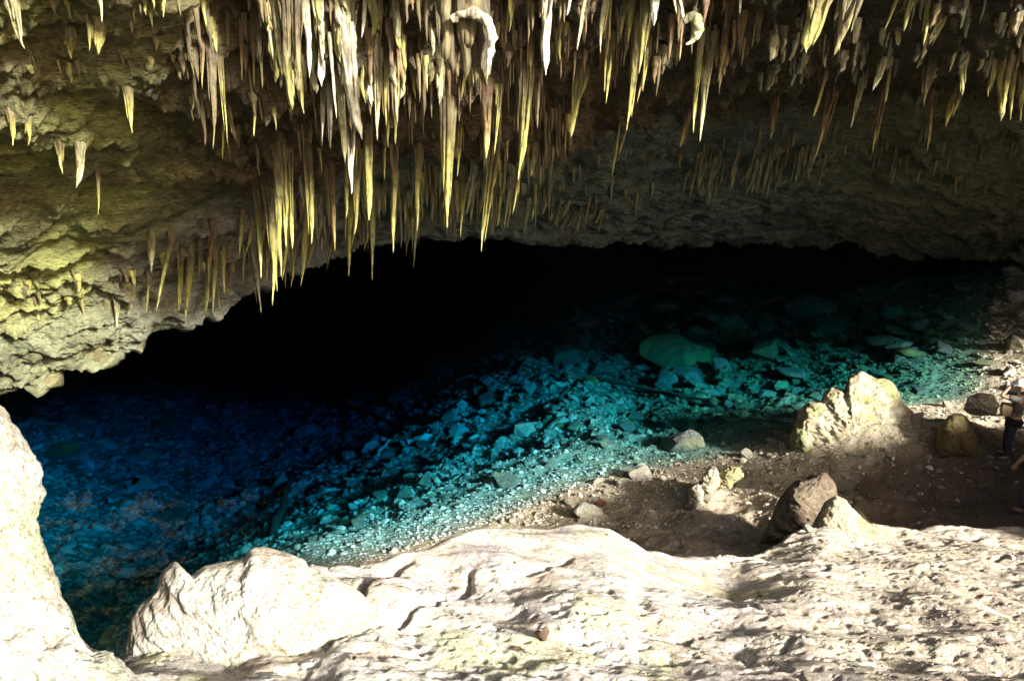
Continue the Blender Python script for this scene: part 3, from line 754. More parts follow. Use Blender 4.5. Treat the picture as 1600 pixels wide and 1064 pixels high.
# px_top, py_top, px_tip, py_tip, width, material, kind, label
HERO = [
 (428, -20, 441, 118, 17, 'cream', 'cone', 'pale green stalactite at the left end of the white cluster at the top'),
 (478, -20, 487, 122, 13, 'white', 'knob', 'ragged white stalactite flanking the brown drapery block at the top'),
 (455, 60, 459, 168, 11, 'cream', 'cone', 'cream pointed stalactite hanging below the left side of the brown drapery block'),
 (448, -20, 452, 120, 18, 'brown', 'thin', 'left fold of the brown drapery block at the top'),
 (464, -20, 466, 140, 20, 'brown', 'thin', 'right fold of the brown drapery block at the top'),
 (474, 100, 475, 178, 16, 'gold', 'fang', 'short golden fringe stalactite under the brown drapery block'),
 (499, -20, 503, 60, 15, 'cream', 'knob', 'knobbly grey column stalactite entering from the top edge'),
 (508, 30, 510, 135, 18, 'white', 'knob', 'white bulging stalactite under the knobbly grey column'),
 (504, 130, 503, 222, 11, 'white', 'cone', 'bright white sharp stalactite, left of the twin pair in the white cluster'),
 (515, 130, 517, 233, 10, 'white', 'cone', 'bright white sharp stalactite, right of the twin pair in the white cluster'),
 (524, 80, 525, 186, 6, 'white', 'thin', 'thin straight white stalactite beside the twin sharp pair'),
 (529, 10, 530, 98, 11, 'gold', 'cone', 'golden stalactite between the grey column and the pinkish knobbly mass'),
 (555, -20, 556, 47, 9, 'white', 'cone', 'short white stalactite above the pinkish knobbly mass'),
 (572, -20, 566, 60, 10, 'white', 'knob', 'lumpy white stalactite right above the pinkish knobbly mass'),
 (545, 60, 560, 218, 24, 'white', 'knob', 'thick pinkish white knobbly stalactite in the middle of the white cluster'),
 (536, 130, 540, 255, 13, 'cream', 'knob', 'rough cream stalactite left of the thick pinkish knobbly one'),
 (546, 200, 549, 302, 17, 'white', 'cone', 'white jagged stalactite, the lowest of the white cluster'),
 (557, 215, 556, 262, 6, 'cream', 'cone', 'small cream spike right beside the jagged lowest white stalactite'),
 (576, 95, 578, 168, 14, 'white', 'knob', 'stubby white stalactite right of the pinkish knobbly mass'),
 (590, 20, 588, 54, 17, 'cream', 'fang', 'short blunt cream stub near the top right of the pinkish mass'),
 (591, 90, 591, 220, 14, 'cream', 'cone', 'long cream stalactite with golden root right of the white cluster'),
 (602, 100, 602, 197, 9, 'gold', 'cone', 'slim golden stalactite hugging the long cream one'),
 (622, 50, 623, 170, 6, 'rust', 'thin', 'thread thin rusty stalactite on the brown rock right of the white cluster'),
 (672, 30, 677, 88, 9, 'cream', 'knob', 'cream drip at the left leg of the white arch'),
 (694, 5, 694, 60, 16, 'white', 'fang', 'white plume shaped stalactite on top of the white arch'),
 (763, 55, 763, 126, 9, 'white', 'cone', 'white pointed stalactite ending the right leg of the arch'),
 (684, 85, 685, 164, 14, 'cream', 'knob', 'tan bulb ended stalactite under the left half of the arch'),
 (724, 100, 722, 157, 7, 'gold', 'cone', 'small golden spike under the middle of the arch'),
 (738, 95, 739, 136, 6, 'gold', 'cone', 'tiny golden spike right of the middle of the arch'),
 (714, 80, 715, 120, 9, 'cream', 'thin', 'short cream fringe stalactite inside the arch'),
 (748, -20, 748, 24, 7, 'white', 'thin', 'short bright white stalactite above the arch'),
 (798, -10, 796, 50, 12, 'gold', 'fang', 'yellow stubby stalactite between the arch and the wavy white one'),
 (825, 5, 826, 36, 12, 'gold', 'fang', 'short yellow stub just left of the wavy white stalactite'),
 (855, -30, 846, 118, 20, 'white', 'knob', 'wavy white stalactite right of the arch at the top'),
 (828, 40, 827, 113, 15, 'rust', 'cone', 'rusty stalactite tucked left of the wavy white one'),
 (888, -20, 887, 25, 8, 'white', 'cone', 'short white stalactite right of the wavy white one'),
 (908, -10, 901, 79, 8, 'cream', 'thin', 'slim cream stalactite at the top, right of the short white one'),
 (943, -20, 937, 84, 13, 'cream', 'cone', 'cream tapering stalactite at the top centre right'),
 (953, -10, 952, 63, 6, 'gold', 'thin', 'slender yellow stalactite touching the cream tapering one'),
 (974, 0, 971, 55, 10, 'gold', 'cone', 'left prong of the golden double stalactite at the top'),
 (985, 0, 980, 67, 14, 'gold', 'fang', 'right prong of the golden double stalactite at the top'),
 (1010, 10, 998, 116, 15, 'gold', 'cone', 'tall brownish gold stalactite right of the golden double one'),
 (1030, -20, 1021, 41, 14, 'white', 'thin', 'bright white blunt stalactite near the top centre right'),
 (1069, -20, 1070, 38, 8, 'white', 'thin', 'white straight stalactite above the white shell shaped hook'),
 (1066, 30, 1062, 96, 5, 'rust', 'thin', 'thin brown thread hanging beside the white shell shaped hook'),
 (1057, -20, 1057, 22, 7, 'cream', 'cone', 'small cream stalactite left of the white shell shaped hook'),
 (949, 55, 947, 162, 12, 'gold', 'cone', 'yellow tipped stalactite below the cream tapering one'),
 (989, 60, 982, 205, 15, 'gold', 'cone', 'long yellow pointed stalactite in the centre right group'),
 (1001, 100, 995, 162, 8, 'rust', 'cone', 'rusty spike just right of the long yellow pointed stalactite'),
 (1007, 60, 1005, 143, 8, 'gold', 'thin', 'dull gold thin stalactite behind the rusty spike'),
 (1088, 70, 1082, 208, 14, 'gold', 'cone', 'brownish left member of the pair hanging furthest right of centre'),
 (1104, 70, 1093, 222, 19, 'cream', 'cone', 'thick pale yellow right member of the pair hanging furthest right of centre'),
 (1135, 30, 1124, 128, 11, 'rust', 'cone', 'slim brown stalactite with yellow tip right of the hanging pair'),
 (1158, -20, 1156, 23, 7, 'white', 'thin', 'isolated short white stalactite at the top edge right of centre'),
 (1178, 25, 1174, 76, 6, 'brown', 'thin', 'faint thin stalactite in the dark right of the isolated white one'),
 (820, 120, 812, 281, 19, 'gold', 'cone', 'long bright yellow stalactite hanging alone left of the ledge'),
 (900, 115, 892, 214, 17, 'gold', 'cone', 'bright yellow stalactite between the long lone one and the centre right group'),
 (911, 115, 908, 153, 8, 'gold', 'cone', 'small yellow spike on the right shoulder of the bright yellow stalactite'),
 (840, 110, 839, 202, 7, 'brown', 'thin', 'thin dull stalactite right of the long bright yellow lone one'),
 (958, 196, 957, 278, 5, 'gold', 'thin', 'needle thin yellow stalactite hanging below the ledge line'),
 (968, 196, 967, 242, 5, 'rust', 'thin', 'shorter needle right beside the needle thin yellow stalactite'),
 (1066, 182, 1064, 232, 11, 'rust', 'cone', 'stubby rust stalactite under the ledge below the hanging pair'),
 (1207, 150, 1202, 218, 11, 'rust', 'thin', 'blunt rust stalactite below the ledge, first from the pair to the right'),
 (830, 232, 830, 276, 10, 'gold', 'thin', 'short golden blunt stalactite right of the tip of the long lone one'),
 (1268, -20, 1257, 83, 28, 'gold', 'knob', 'chunky golden crusted stalactite at the top right'),
 (1280, 0, 1272, 60, 16, 'gold', 'cone', 'golden flank stalactite right of the chunky crusted one'),
 (1325, -60, 1303, 86, 46, 'brown', 'fang', 'broad brown triangular drapery at the top right'),
 (1314, -20, 1309, 80, 8, 'gold', 'thin', 'yellow rib on the left edge of the brown triangular drapery'),
 (1340, -30, 1323, 50, 8, 'gold', 'thin', 'yellow rib on the right half of the brown triangular drapery'),
 (1396, -20, 1382, 48, 8, 'gold', 'thin', 'slim yellowish stalactite right of the brown triangular drapery'),
 (1422, -20, 1410, 50, 10, 'gold', 'knob', 'rough yellowish stalactite second right of the brown triangular drapery'),
 (1446, -10, 1441, 72, 9, 'gold', 'knob', 'crusty stalactite third right of the brown triangular drapery'),
 (1462, 30, 1445, 82, 13, 'cream', 'cone', 'pale tapering stalactite below the third crusty one at the top right'),
 (1398, 45, 1404, 72, 9, 'cream', 'knob', 'small pale nodule in the dark upper right rocks'),
 (1441, 80, 1435, 108, 10, 'cream', 'cone', 'small bright triangular spike below the pale nodule'),
 (1375, 98, 1365, 142, 11, 'cream', 'cone', 'pale double headed spike on the ledge at the right'),
 (1388, 105, 1383, 162, 6, 'gold', 'thin', 'thin yellow spike right next to the pale double headed one'),
 (1495, 70, 1484, 113, 9, 'cream', 'cone', 'bright small stalactite above the kinked yellow one'),
 (1282, 118, 1272, 184, 8, 'gold', 'thin', 'thin yellow tipped stalactite above the rust one, below the chunky crusted one'),
 (1292, 140, 1275, 246, 15, 'rust', 'cone', 'rust stalactite with glowing yellow tip below the ledge'),
 (1345, 118, 1328, 201, 10, 'cream', 'cone', 'pale tipped leaning stalactite below the ledge'),
 (1377, 140, 1363, 239, 12, 'rust', 'cone', 'rust stalactite with yellow tip, right of the pale tipped leaning one'),
 (1446, 100, 1440, 150, 6, 'brown', 'thin', 'thin brown stalactite between the two long rust ones at the right'),
 (1458, 100, 1441, 166, 14, 'brown', 'fang', 'brown blade shaped stalactite behind the long yellow tipped one'),
 (1463, 140, 1448, 239, 12, 'rust', 'cone', 'long yellow tipped stalactite, the last low one before the dark right side'),
 (1506, 95, 1502, 150, 10, 'gold', 'thin', 'straight upper half of the kinked yellow stalactite'),
 (1504, 140, 1478, 199, 18, 'gold', 'fang', 'kinked lower half of the kinked yellow stalactite'),
 (1556, 100, 1545, 152, 10, 'gold', 'cone', 'left short spike of the yellow cluster at the right edge'),
 (1574, 95, 1557, 190, 20, 'gold', 'knob', 'thick middle stalactite of the yellow cluster at the right edge'),
 (1588, 100, 1578, 188, 11, 'gold', 'cone', 'slim right stalactite of the yellow cluster at the right edge'),
 (1604, 110, 1594, 191, 11, 'gold', 'cone', 'outermost stalactite cut by the right edge of the view'),
 (400, 310, 411, 434, 13, 'gold', 'cone', 'yellow stalactite, leftmost of the long bright fringe over the black water'),
 (423, 300, 429, 477, 18, 'gold', 'cone', 'lowest hanging bright yellow stalactite over the black water'),
 (432, 260, 438, 432, 12, 'gold', 'cone', 'gold stalactite just behind the right side of the lowest hanging one'),
 (444, 300, 443, 438, 13, 'gold', 'cone', 'broad yellow companion right of the lowest hanging stalactite'),
 (437, 235, 450, 387, 18, 'gold', 'cone', 'big golden stalactite with pinkish tip above the lowest hanging one'),
 (453, 235, 457, 390, 12, 'gold', 'thin', 'golden rib fused to the big golden one with pinkish tip'),
 (481, 240, 487, 382, 16, 'gold', 'cone', 'smooth bright golden stalactite standing clear right of the fused pair'),
 (469, 310, 472, 447, 12, 'gold', 'cone', 'yellow stalactite hanging below and left of the smooth bright golden one'),
 (515, 260, 522, 392, 14, 'rust', 'cone', 'brown stalactite with cream tip in the bright fringe'),
 (541, 240, 542, 342, 9, 'gold', 'thin', 'orange gold thin stalactite in the middle of the bright fringe'),
 (539, 290, 546, 432, 15, 'gold', 'cone', 'yellow stalactite left of the longest central one'),
 (558, 240, 554, 368, 11, 'gold', 'cone', 'mustard stalactite leaning left beside the rusty banded one'),
 (573, 200, 577, 345, 19, 'gold', 'thin', 'thick rusty banded gold stalactite in the middle of the fringe'),
 (573, 300, 579, 438, 13, 'cream', 'cone', 'pale straight stalactite ending in a thin nib, longest in the centre'),
 (614, 240, 614, 394, 15, 'gold', 'cone', 'club shaped stalactite with brown neck and yellow end'),
 (650, 230, 649, 362, 13, 'gold', 'cone', 'gold stalactite right of the club shaped one'),
 (648, 300, 645, 419, 9, 'grey', 'cone', 'dull pointed stalactite below the gold one right of the club'),
 (694, 180, 696, 357, 19, 'gold', 'cone', 'long ribbed golden stalactite in the right half of the fringe'),
 (717, 175, 716, 277, 13, 'gold', 'cone', 'golden stalactite right of the long ribbed one'),
 (720, 260, 718, 371, 12, 'gold', 'cone', 'olive gold stalactite below the golden one right of the ribbed'),
 (733, 260, 730, 336, 10, 'grey', 'cone', 'olive grey stalactite behind the olive gold one'),
 (762, 240, 752, 394, 15, 'gold', 'cone', 'last long yellow stalactite at the right end of the bright fringe'),
 (777, 270, 776, 355, 7, 'gold', 'thin', 'thin gold stalactite right of the last long yellow one'),
 (788, 270, 786, 359, 8, 'grey', 'cone', 'dull olive stalactite second right of the last long yellow one'),
 (804, 250, 802, 334, 7, 'gold', 'thin', 'thin greenish stalactite third right of the last long yellow one'),
 (757, 140, 758, 248, 20, 'rust', 'thin', 'wide rust red drapery stalactite above the right end of the fringe'),
 (776, 140, 773, 242, 9, 'gold', 'cone', 'yellow spike right of the rust red drapery'),
 (600, 215, 601, 281, 6, 'gold', 'thin', 'thin yellow stalactite between the rusty banded and the club shaped ones'),
 (220, 362, 236, 426, 10, 'cream', 'cone', 'tan leaning stalactite at the head of the left slope fringe'),
 (246, 370, 244, 486, 10, 'gold', 'cone', 'curved thin tipped stalactite right of the tan leaning one'),
 (223, 432, 228, 490, 7, 'gold', 'cone', 'small yellow spike below the tan leaning stalactite'),
 (200, 452, 203, 493, 7, 'gold', 'cone', 'small yellow spike left and below the tan leaning stalactite'),
 (270, 395, 279, 487, 9, 'gold', 'cone', 'orange stalactite left of the sharp hanging one on the left slope'),
 (282, 390, 290, 506, 10, 'gold', 'cone', 'sharp hanging stalactite, lowest on the left slope'),
 (288, 380, 297, 466, 8, 'gold', 'cone', 'straight gold stalactite right of the sharp hanging one on the left slope'),
 (165, 470, 173, 523, 9, 'cream', 'cone', 'cream stalactite, left of the pair low on the left slope'),
 (177, 470, 182, 513, 7, 'cream', 'cone', 'cream stalactite, right of the pair low on the left slope'),
 (319, 360, 324, 442, 11, 'rust', 'cone', 'orange brown stalactite on the bluish rock band'),
 (335, 400, 343, 496, 12, 'brown', 'cone', 'dull brown long stalactite over the black at the left'),
 (344, 370, 350, 460, 8, 'gold', 'thin', 'narrow gold stalactite right of the dull brown long one'),
 (369, 330, 373, 402, 7, 'gold', 'thin', 'thin gold stalactite high on the bluish rock band'),
 (386, 370, 408, 489, 12, 'grey', 'cone', 'grey hanging stalactite left of the lowest yellow one'),
 (18, 5, 36, 77, 22, 'cream', 'fang', 'pale chunky stalactite in the upper left corner'),
 (155, -20, 160, 36, 6, 'cream', 'thin', 'thin cream stalactite at the top edge on the left'),
 (112, 50, 112, 92, 22, 'gold', 'fang', 'left wide fang of the yellow green pair at the upper left'),
 (155, 40, 153, 86, 28, 'gold', 'fang', 'right wide fang of the yellow green pair at the upper left'),
 (201, 135, 207, 208, 13, 'gold', 'cone', 'single ochre stalactite on the layered left ceiling'),
 (90, 225, 97, 272, 11, 'gold', 'cone', 'yellow spike left of the small clustered curtain on the left ceiling'),
 (125, 225, 117, 295, 14, 'cream', 'knob', 'lumpy curtain stalactite in the middle of the left ceiling'),
 (151, 270, 154, 336, 8, 'gold', 'cone', 'ochre needle right below the lumpy curtain stalactite'),
 (10, 180, 22, 228, 12, 'gold', 'fang', 'first ochre fringe tooth at the left edge'),
 (43, 185, 43, 227, 12, 'gold', 'fang', 'second ochre fringe tooth from the left edge'),
 (314, 65, 316, 140, 9, 'rust', 'cone', 'orange edged stalactite left of the long dark double one'),
 (328, 60, 333, 233, 15, 'brown', 'cone', 'long dark stalactite hanging on the brown rock at left of centre'),
 (344, 90, 355, 224, 9, 'gold', 'cone', 'thin yellow tipped stalactite right of the long dark one'),
 (345, 190, 347, 250, 6, 'gold', 'thin', 'threadlike yellow stalactite under the yellow tipped thin one'),
 (354, 30, 356, 92, 10, 'brown', 'cone', 'dark stalactite high between the left wall and the white cluster'),
 (375, 40, 379, 127, 11, 'rust', 'cone', 'rusty orange stalactite left of the twin tipped one'),
 (394, 30, 395, 137, 13, 'rust', 'cone', 'left tip of the twin tipped stalactite left of the white cluster'),
 (406, 30, 407, 139, 12, 'brown', 'cone', 'right tip of the twin tipped stalactite left of the white cluster'),
 (395, 160, 397, 214, 6, 'gold', 'thin', 'small gold needle below the twin tipped stalactite'),
 (247, -20, 253, 28, 12, 'gold', 'fang', 'ochre stub at the top edge between the left fangs and the white cluster'),
]
for i, h in enumerate(HERO):
    hang(*h, seed=100 + i)

# groups of look-alikes: region (px0, px1, base line function, length range, width range, materials, kind, count, label, group)
def fringe(n, pxr, basef, lenr, wr, mats, kind, label, group, seed):
    rs = np.random.default_rng(seed)
    xs = np.sort(rs.uniform(*pxr, n))
    for i, x in enumerate(xs):
        y0 = basef(x, rs)
        L = rs.uniform(*lenr) * rs.uniform(.6, 1)
        w = rs.uniform(*wr)
        lean = -(x - 800) / 3300 * L
        hang(x, y0, x + lean, y0 + L, w, mats[rs.integers(len(mats))], kind, label, group, seed=seed * 1000 + i)

fringe(46, (1065, 1290), lambda x, r: 262 - (x - 1065) * 0.13 + r.uniform(-10, 16), (30, 80), (4, 7), ['grey', 'brown', 'grey'], 'thin',
       'one of the dim close set straws hanging like a comb from the far right ceiling', 'straws on the far right ceiling', 11)
fringe(14, (860, 940), lambda x, r: 318 + r.uniform(-10, 20), (20, 50), (4, 7), ['grey', 'brown'], 'thin',
       'one of the dim straws above the black water at mid distance', 'dim straws at mid distance', 12)
fringe(30, (300, 480), lambda x, r: float(np.interp(x, [300, 400, 480], [405, 375, 345])) + r.uniform(-35, 35), (35, 90), (5, 9), ['grey', 'brown', 'gold'], 'cone',
       'one of the dull olive stalactites edging the left ceiling over the black', 'dull stalactites on the left ceiling edge', 13)
fringe(40, (480, 860), lambda x, r: float(np.interp(x, [480, 600, 700, 860], [330, 320, 295, 275])) + r.uniform(-35, 35), (35, 90), (5, 9), ['grey', 'grey', 'brown', 'gold'], 'cone',
       'one of the dull background stalactites behind the bright central fringe', 'dull stalactites behind the bright fringe', 14)

def crowd(specs):
    """All the stalactites too small and too many to keep singly, joined by material."""
    rs = np.random.default_rng(5)
    acc = {}
    for n, pxr, yf, lenr, wr, mats, kind in specs:
        for i in range(n):
            for _try in range(12):
                x = rs.uniform(*pxr); y0 = yf(x, rs)
                if float(perlin(np.array([[x / 34., y0 / 46., 3.]]))[0]) > -.02 + .25 * rs.uniform(-1, 1): break
            L = rs.uniform(*lenr) * rs.uniform(.5, 1); w = rs.uniform(*wr)
            b = ceil_hit(x, max(y0, -40)); d = b[1] * CP - (b[2] - CAM_Z) * SP
            Lw = L / FPX * d * 1.05; r = .5 * w / FPX * d
            V, F = stalactite_mesh('s', Lw, r, kind, int(rs.integers(1e6)))
            mt = mats[rs.integers(len(mats))]
            a = acc.setdefault(mt, [[], [], 0])
            a[0].append(V.reshape(-1, 3) + b); a[1].append(F + a[2]); a[2] += V.reshape(-1, 3).shape[0]
    for mt, (Vs, Fs, _) in acc.items():
        o = mesh_obj('small_stalactites', np.concatenate(Vs), np.concatenate(Fs), CM[mt])
        tag(o, 'mass of small ' + {'brown': 'brown', 'rust': 'rust brown', 'gold': 'yellow', 'cream': 'cream', 'grey': 'grey'}[mt] + ' stalactites crowding the ceiling', kind='stuff')

def crowd_mat(name, c1, c2):
    m, nt, b = nmat(name, 0.7, 0.3)
    g = nt.nodes.new('ShaderNodeNewGeometry')
    v = mapping(nt, 'Object', (14, 14, 1.6)); n1 = noise(nt, v, 1.0, 6, .65)
    c = mixc(nt, g.outputs['Random Per Island'], c1, c2)
    c = mixc(nt, 1.0, c, ramp(nt, n1, [(0.35, .4), (0.65, 1.3)]), 'MULTIPLY')
    nt.links.new(c, b.inputs['Base Color']); bump(nt, b, n1, .02)
    return m
CM = {'brown': crowd_mat('brown_crowd', (.09, .072, .04), (.16, .125, .06)), 'rust': crowd_mat('rust_crowd', (.14, .09, .05), (.24, .16, .07)),
      'gold': crowd_mat('gold_crowd', (.2, .18, .06), (.36, .33, .1)), 'cream': crowd_mat('cream_crowd', (.22, .2, .11), (.48, .45, .28)), 'grey': crowd_mat('grey_crowd', (.11, .11, .07), (.18, .18, .11))}
BR = ['brown', 'brown', 'rust', 'brown', 'brown', 'gold']
crowd([
 (420, (395, 880), lambda x, r: r.uniform(-10, 235), (14, 60), (3, 8), BR, 'cone'),
 (50, (280, 400), lambda x, r: r.uniform(-10, 215), (15, 60), (4, 12), BR, 'cone'),
 (90, (870, 1180), lambda x, r: r.uniform(-10, 100), (18, 60), (4, 12), ['brown', 'brown', 'brown', 'rust'], 'cone'),
 (120, (1180, 1640), lambda x, r: r.uniform(-10, 120), (10, 40), (4, 11), ['brown', 'grey', 'brown', 'brown', 'grey', 'cream'], 'knob'),  # mostly dull colours here, standing in for the shade at upper right
 (60, (0, 300), lambda x, r: r.uniform(-10, 110) if r.uniform() < .6 else float(np.interp(x, [0, 320], [470, 400])) + r.uniform(-30, 30), (8, 26), (4, 10), ['gold', 'brown'], 'cone'),
 (75, (415, 630), lambda x, r: r.uniform(-20, 110), (30, 90), (5, 13), ['cream', 'gold', 'cream', 'rust'], 'knob'),
 (150, (390, 860), lambda x, r: float(np.interp(x, [390, 480, 600, 700, 860], [375, 330, 320, 295, 275])) + r.uniform(-60, 30), (25, 80), (4, 9), ['grey', 'grey', 'brown', 'gold'], 'cone'),
 (90, (860, 1600), lambda x, r: float(np.interp(x, [860, 1200, 1600], [290, 240, 260])) + r.uniform(-50, 40), (10, 34), (3, 6), ['grey', 'brown'], 'thin'),
])

# ------------------------------------------------------------------ curved formations: the arch and the shell shaped hook
def tube(name, pts_px, Y, widths, mat, label, cat, seed=0, lump=.35):
    pts = np.array([P(a, b, Y) for a, b in pts_px])
    n = 48; s = np.linspace(0, len(pts) - 1, n)
    C = smooth_interp(s, np.arange(len(pts)).astype(float), pts)
    w = np.interp(s, np.arange(len(widths)) * (len(pts) - 1) / (len(widths) - 1), widths) * .5 * Y / CP / FPX
    T = np.gradient(C, axis=0); T /= np.linalg.norm(T, axis=1, keepdims=True)
    Bn = np.array([0, 1.0, 0]) - T * T[:, 1:2]; Bn /= np.linalg.norm(Bn, axis=1, keepdims=True)
    Nn = np.cross(T, Bn)
    a = np.linspace(0, 2 * math.pi, 16, endpoint=False)
    V = C[:, None] + (Nn[:, None] * np.cos(a)[None, :, None] + Bn[:, None] * np.sin(a)[None, :, None]) * w[:, None, None]
    f = fbm(V * 14 + seed, 3)
    V = C[:, None] + (V - C[:, None]) * (1 + lump * 2 * f)[..., None]
    org = V.mean((0, 1))
    o = mesh_obj(name, V - org, grid_faces(n, 16, wrap=True), SM[mat]); o.location = org
    tag(o, label, cat)
    return o
ar = empty('drapery', P(730, 60, 8.2))
tag(ar, 'white rimmed arch shaped drapery around a brown mass near the top centre', 'drapery')
a1 = tube('rim', [(705, 30), (722, 22), (745, 22), (762, 38), (768, 62), (764, 100)], 8.2, [10, 12, 15, 14, 11, 7], 'white', None, None, 3)
_Vs, _Fs, _k = [], [], 0
for _i, (_x, _y, _t, _w) in enumerate([(694, 22, 96, 15), (703, 14, 112, 16), (712, 12, 84, 15), (721, 14, 122, 17), (731, 12, 92, 16), (741, 14, 128, 16), (750, 20, 104, 14), (757, 30, 118, 12), (717, 20, 70, 22), (738, 20, 76, 24)]):
    _b = P(_x, _y, 8.35 + .05 * (_i % 3)); _d = _b[1] * CP - (_b[2] - CAM_Z) * SP
    _v, _f = stalactite_mesh('s', (_t - _y) / FPX * _d, .5 * _w / FPX * _d, 'knob', 900 + _i)
    _v = _v.reshape(-1, 3) + _b; _Vs.append(_v); _Fs.append(_f + _k); _k += len(_v)
a2 = mesh_obj('body', np.concatenate(_Vs), np.concatenate(_Fs), CM['brown'])
for c in (a1, a2):
    c.parent = ar; c.matrix_parent_inverse = ar.matrix_basis.inverted()
hk = tube('drapery', [(1068, 34), (1080, 28), (1089, 36), (1090, 50), (1082, 64), (1072, 70)], 7.9, [8, 14, 17, 14, 8, 3], 'cream',
          'white shell shaped hook curling to the right at the top', 'drapery', 8, .2)

# ------------------------------------------------------------------ loose stones
def rock_mesh(seed, sub=2, flat=0.6, mat=None):
    bm = bmesh.new(); bmesh.ops.create_icosphere(bm, subdivisions=sub, radius=1.0)
    V = np.array([v.co[:] for v in bm.verts]); F = np.array([[v.index for v in f.verts] for f in bm.faces]); bm.free()
    rs = np.random.default_rng(seed)
    for _ in range(16 if flat < .5 else 9):                       # chop with random planes: angular faces
        nrm = rs.normal(size=3); nrm /= np.linalg.norm(nrm); dd = rs.uniform(.5, .85) if flat > .5 else rs.uniform(.42, .75)
        k = V @ nrm; V = V - np.maximum(k - dd, 0)[:, None] * nrm * 0.9
    V *= np.array([1, rs.uniform(.6, .95), flat * rs.uniform(.7, 1.1)])
    V *= (1 + (.12 if flat > .5 else .05) * fbm(V * 1.6 + seed, 3))[:, None]
    me = mesh_obj('rock', V, F, mat, smooth=False, link=False)
    return me, V, F

ico = rock_mesh(1, 1, .7)
def rock_pool(mat, n, sub=2, flat=.6, seed=0):
    out = []
    for i in range(n):
        o, _, _ = rock_mesh(seed + i, sub, flat, mat); out.append(o.data)
    return out
POOL_SH = rock_pool(M_BOULD, 8, 3, .7, 40)
POOL_SUB = rock_pool(M_SUBM, 10, 3, .34, 60)
POOL_SUBG = rock_pool(M_SUBG, 5, 3, .34, 80)
POOL_RED = rock_pool(M_RED, 1, 3, .7, 90)

def put_rock(px, py, w, pool, label, cat, group=None, name='rock', sink=.25, yaw=None, rs=random, hgt=1.0):
    h, ok = ground_hit(np.array([px]), np.array([py])); h = h[0]
    d = h[1] * CP - (h[2] - CAM_Z) * SP
    r = .5 * w / FPX * d
    o = bpy.data.objects.new(name, pool[rs.randrange(len(pool))])
    o.scale = (r, r, r * hgt)
    o.rotation_euler = (rs.uniform(-.25, .25), rs.uniform(-.25, .25), rs.uniform(0, 6.28) if yaw is None else yaw)
    zc = float(ground_at(h[0:1], h[1:2])[0])
    o.location = (h[0], h[1], zc + r * .2 * hgt)
    COL.objects.link(o)
    return tag(o, label, cat, group)

NAMED = [
 (1060, 562, 150, POOL_SUBG, 'long green layered slab on the lake bed beyond the middle', 'yaw0'),
 (1042, 604, 60, POOL_SUB, 'pale teal rock just in front of the long green layered slab', None),
 (1262, 492, 110, POOL_SUB, 'large dim flat rock on the lake bed at the upper right', None),
 (1375, 470, 95, POOL_SUBG, 'large green rock under water in the far right of the lake', None),
 (1402, 528, 62, POOL_SUBG, 'ribbed green rock under water in front of the large green one', None),
 (1450, 524, 40, POOL_SUBG, 'triangular green rock right of the ribbed one under water', None),
 (1476, 552, 44, POOL_SUB, 'light topped pyramid rock under water near the right bank', None),
 (1415, 560, 64, POOL_SUBG, 'dark green rock under water left of the light topped pyramid rock', None),
 (1345, 545, 66, POOL_SUB, 'dim rounded rock under water left of the dark green one', None),
 (1290, 520, 90, POOL_SUB, 'wide flat dim slab under water in the right half of the lake', None),
 (1196, 520, 60, POOL_SUB, 'bluish rock under water beside a black hollow', None),
 (1236, 588, 34, POOL_SUB, 'bright teal rock under water before the pointed outcrop', None),
 (1535, 575, 44, POOL_SUBG, 'yellow green rock breaking the water at the right bank', None),
 (1512, 515, 40, POOL_SUB, 'pale teal rock under water close to the right bank', None),
 (898, 672, 40, POOL_SUB, 'square teal slab on the lake bed near the shore', 'yaw0'),
 (941, 690, 28, POOL_SUB, 'small bright cyan stone right of the square teal slab', None),
 (665, 760, 44, POOL_SUB, 'flat cyan rock on the bed at the left of the bright shallows', None),
 (595, 775, 46, POOL_SUB, 'pale cyan slab left of the flat cyan rock', None),
 (800, 530, 120, POOL_SUB, 'wide faint blue rock at the edge of the black deep', None),
 (880, 545, 70, POOL_SUB, 'faint rounded blue rock right of the wide faint one', None),
 (700, 580, 110, POOL_SUB, 'faint dark blue slab deep in the middle left of the lake', None),
 (1120, 470, 80, POOL_SUB, 'barely visible rock in the far dark of the lake', None),
 (180, 898, 34, POOL_SUB, 'light blue stone deep in the lower left water', None),
 (1440, 420, 70, POOL_SUBG, 'dim green rock at the far right water', None),
 (1330, 430, 80, POOL_SUB, 'dim teal rock at the far right, left of the dim green one', None),
]
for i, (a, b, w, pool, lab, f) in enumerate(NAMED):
    put_rock(a, b, w, pool, lab, 'submerged rock', name='submerged_rock', yaw=0.1 if f else None, hgt=.65 if w > 70 else 1.0)
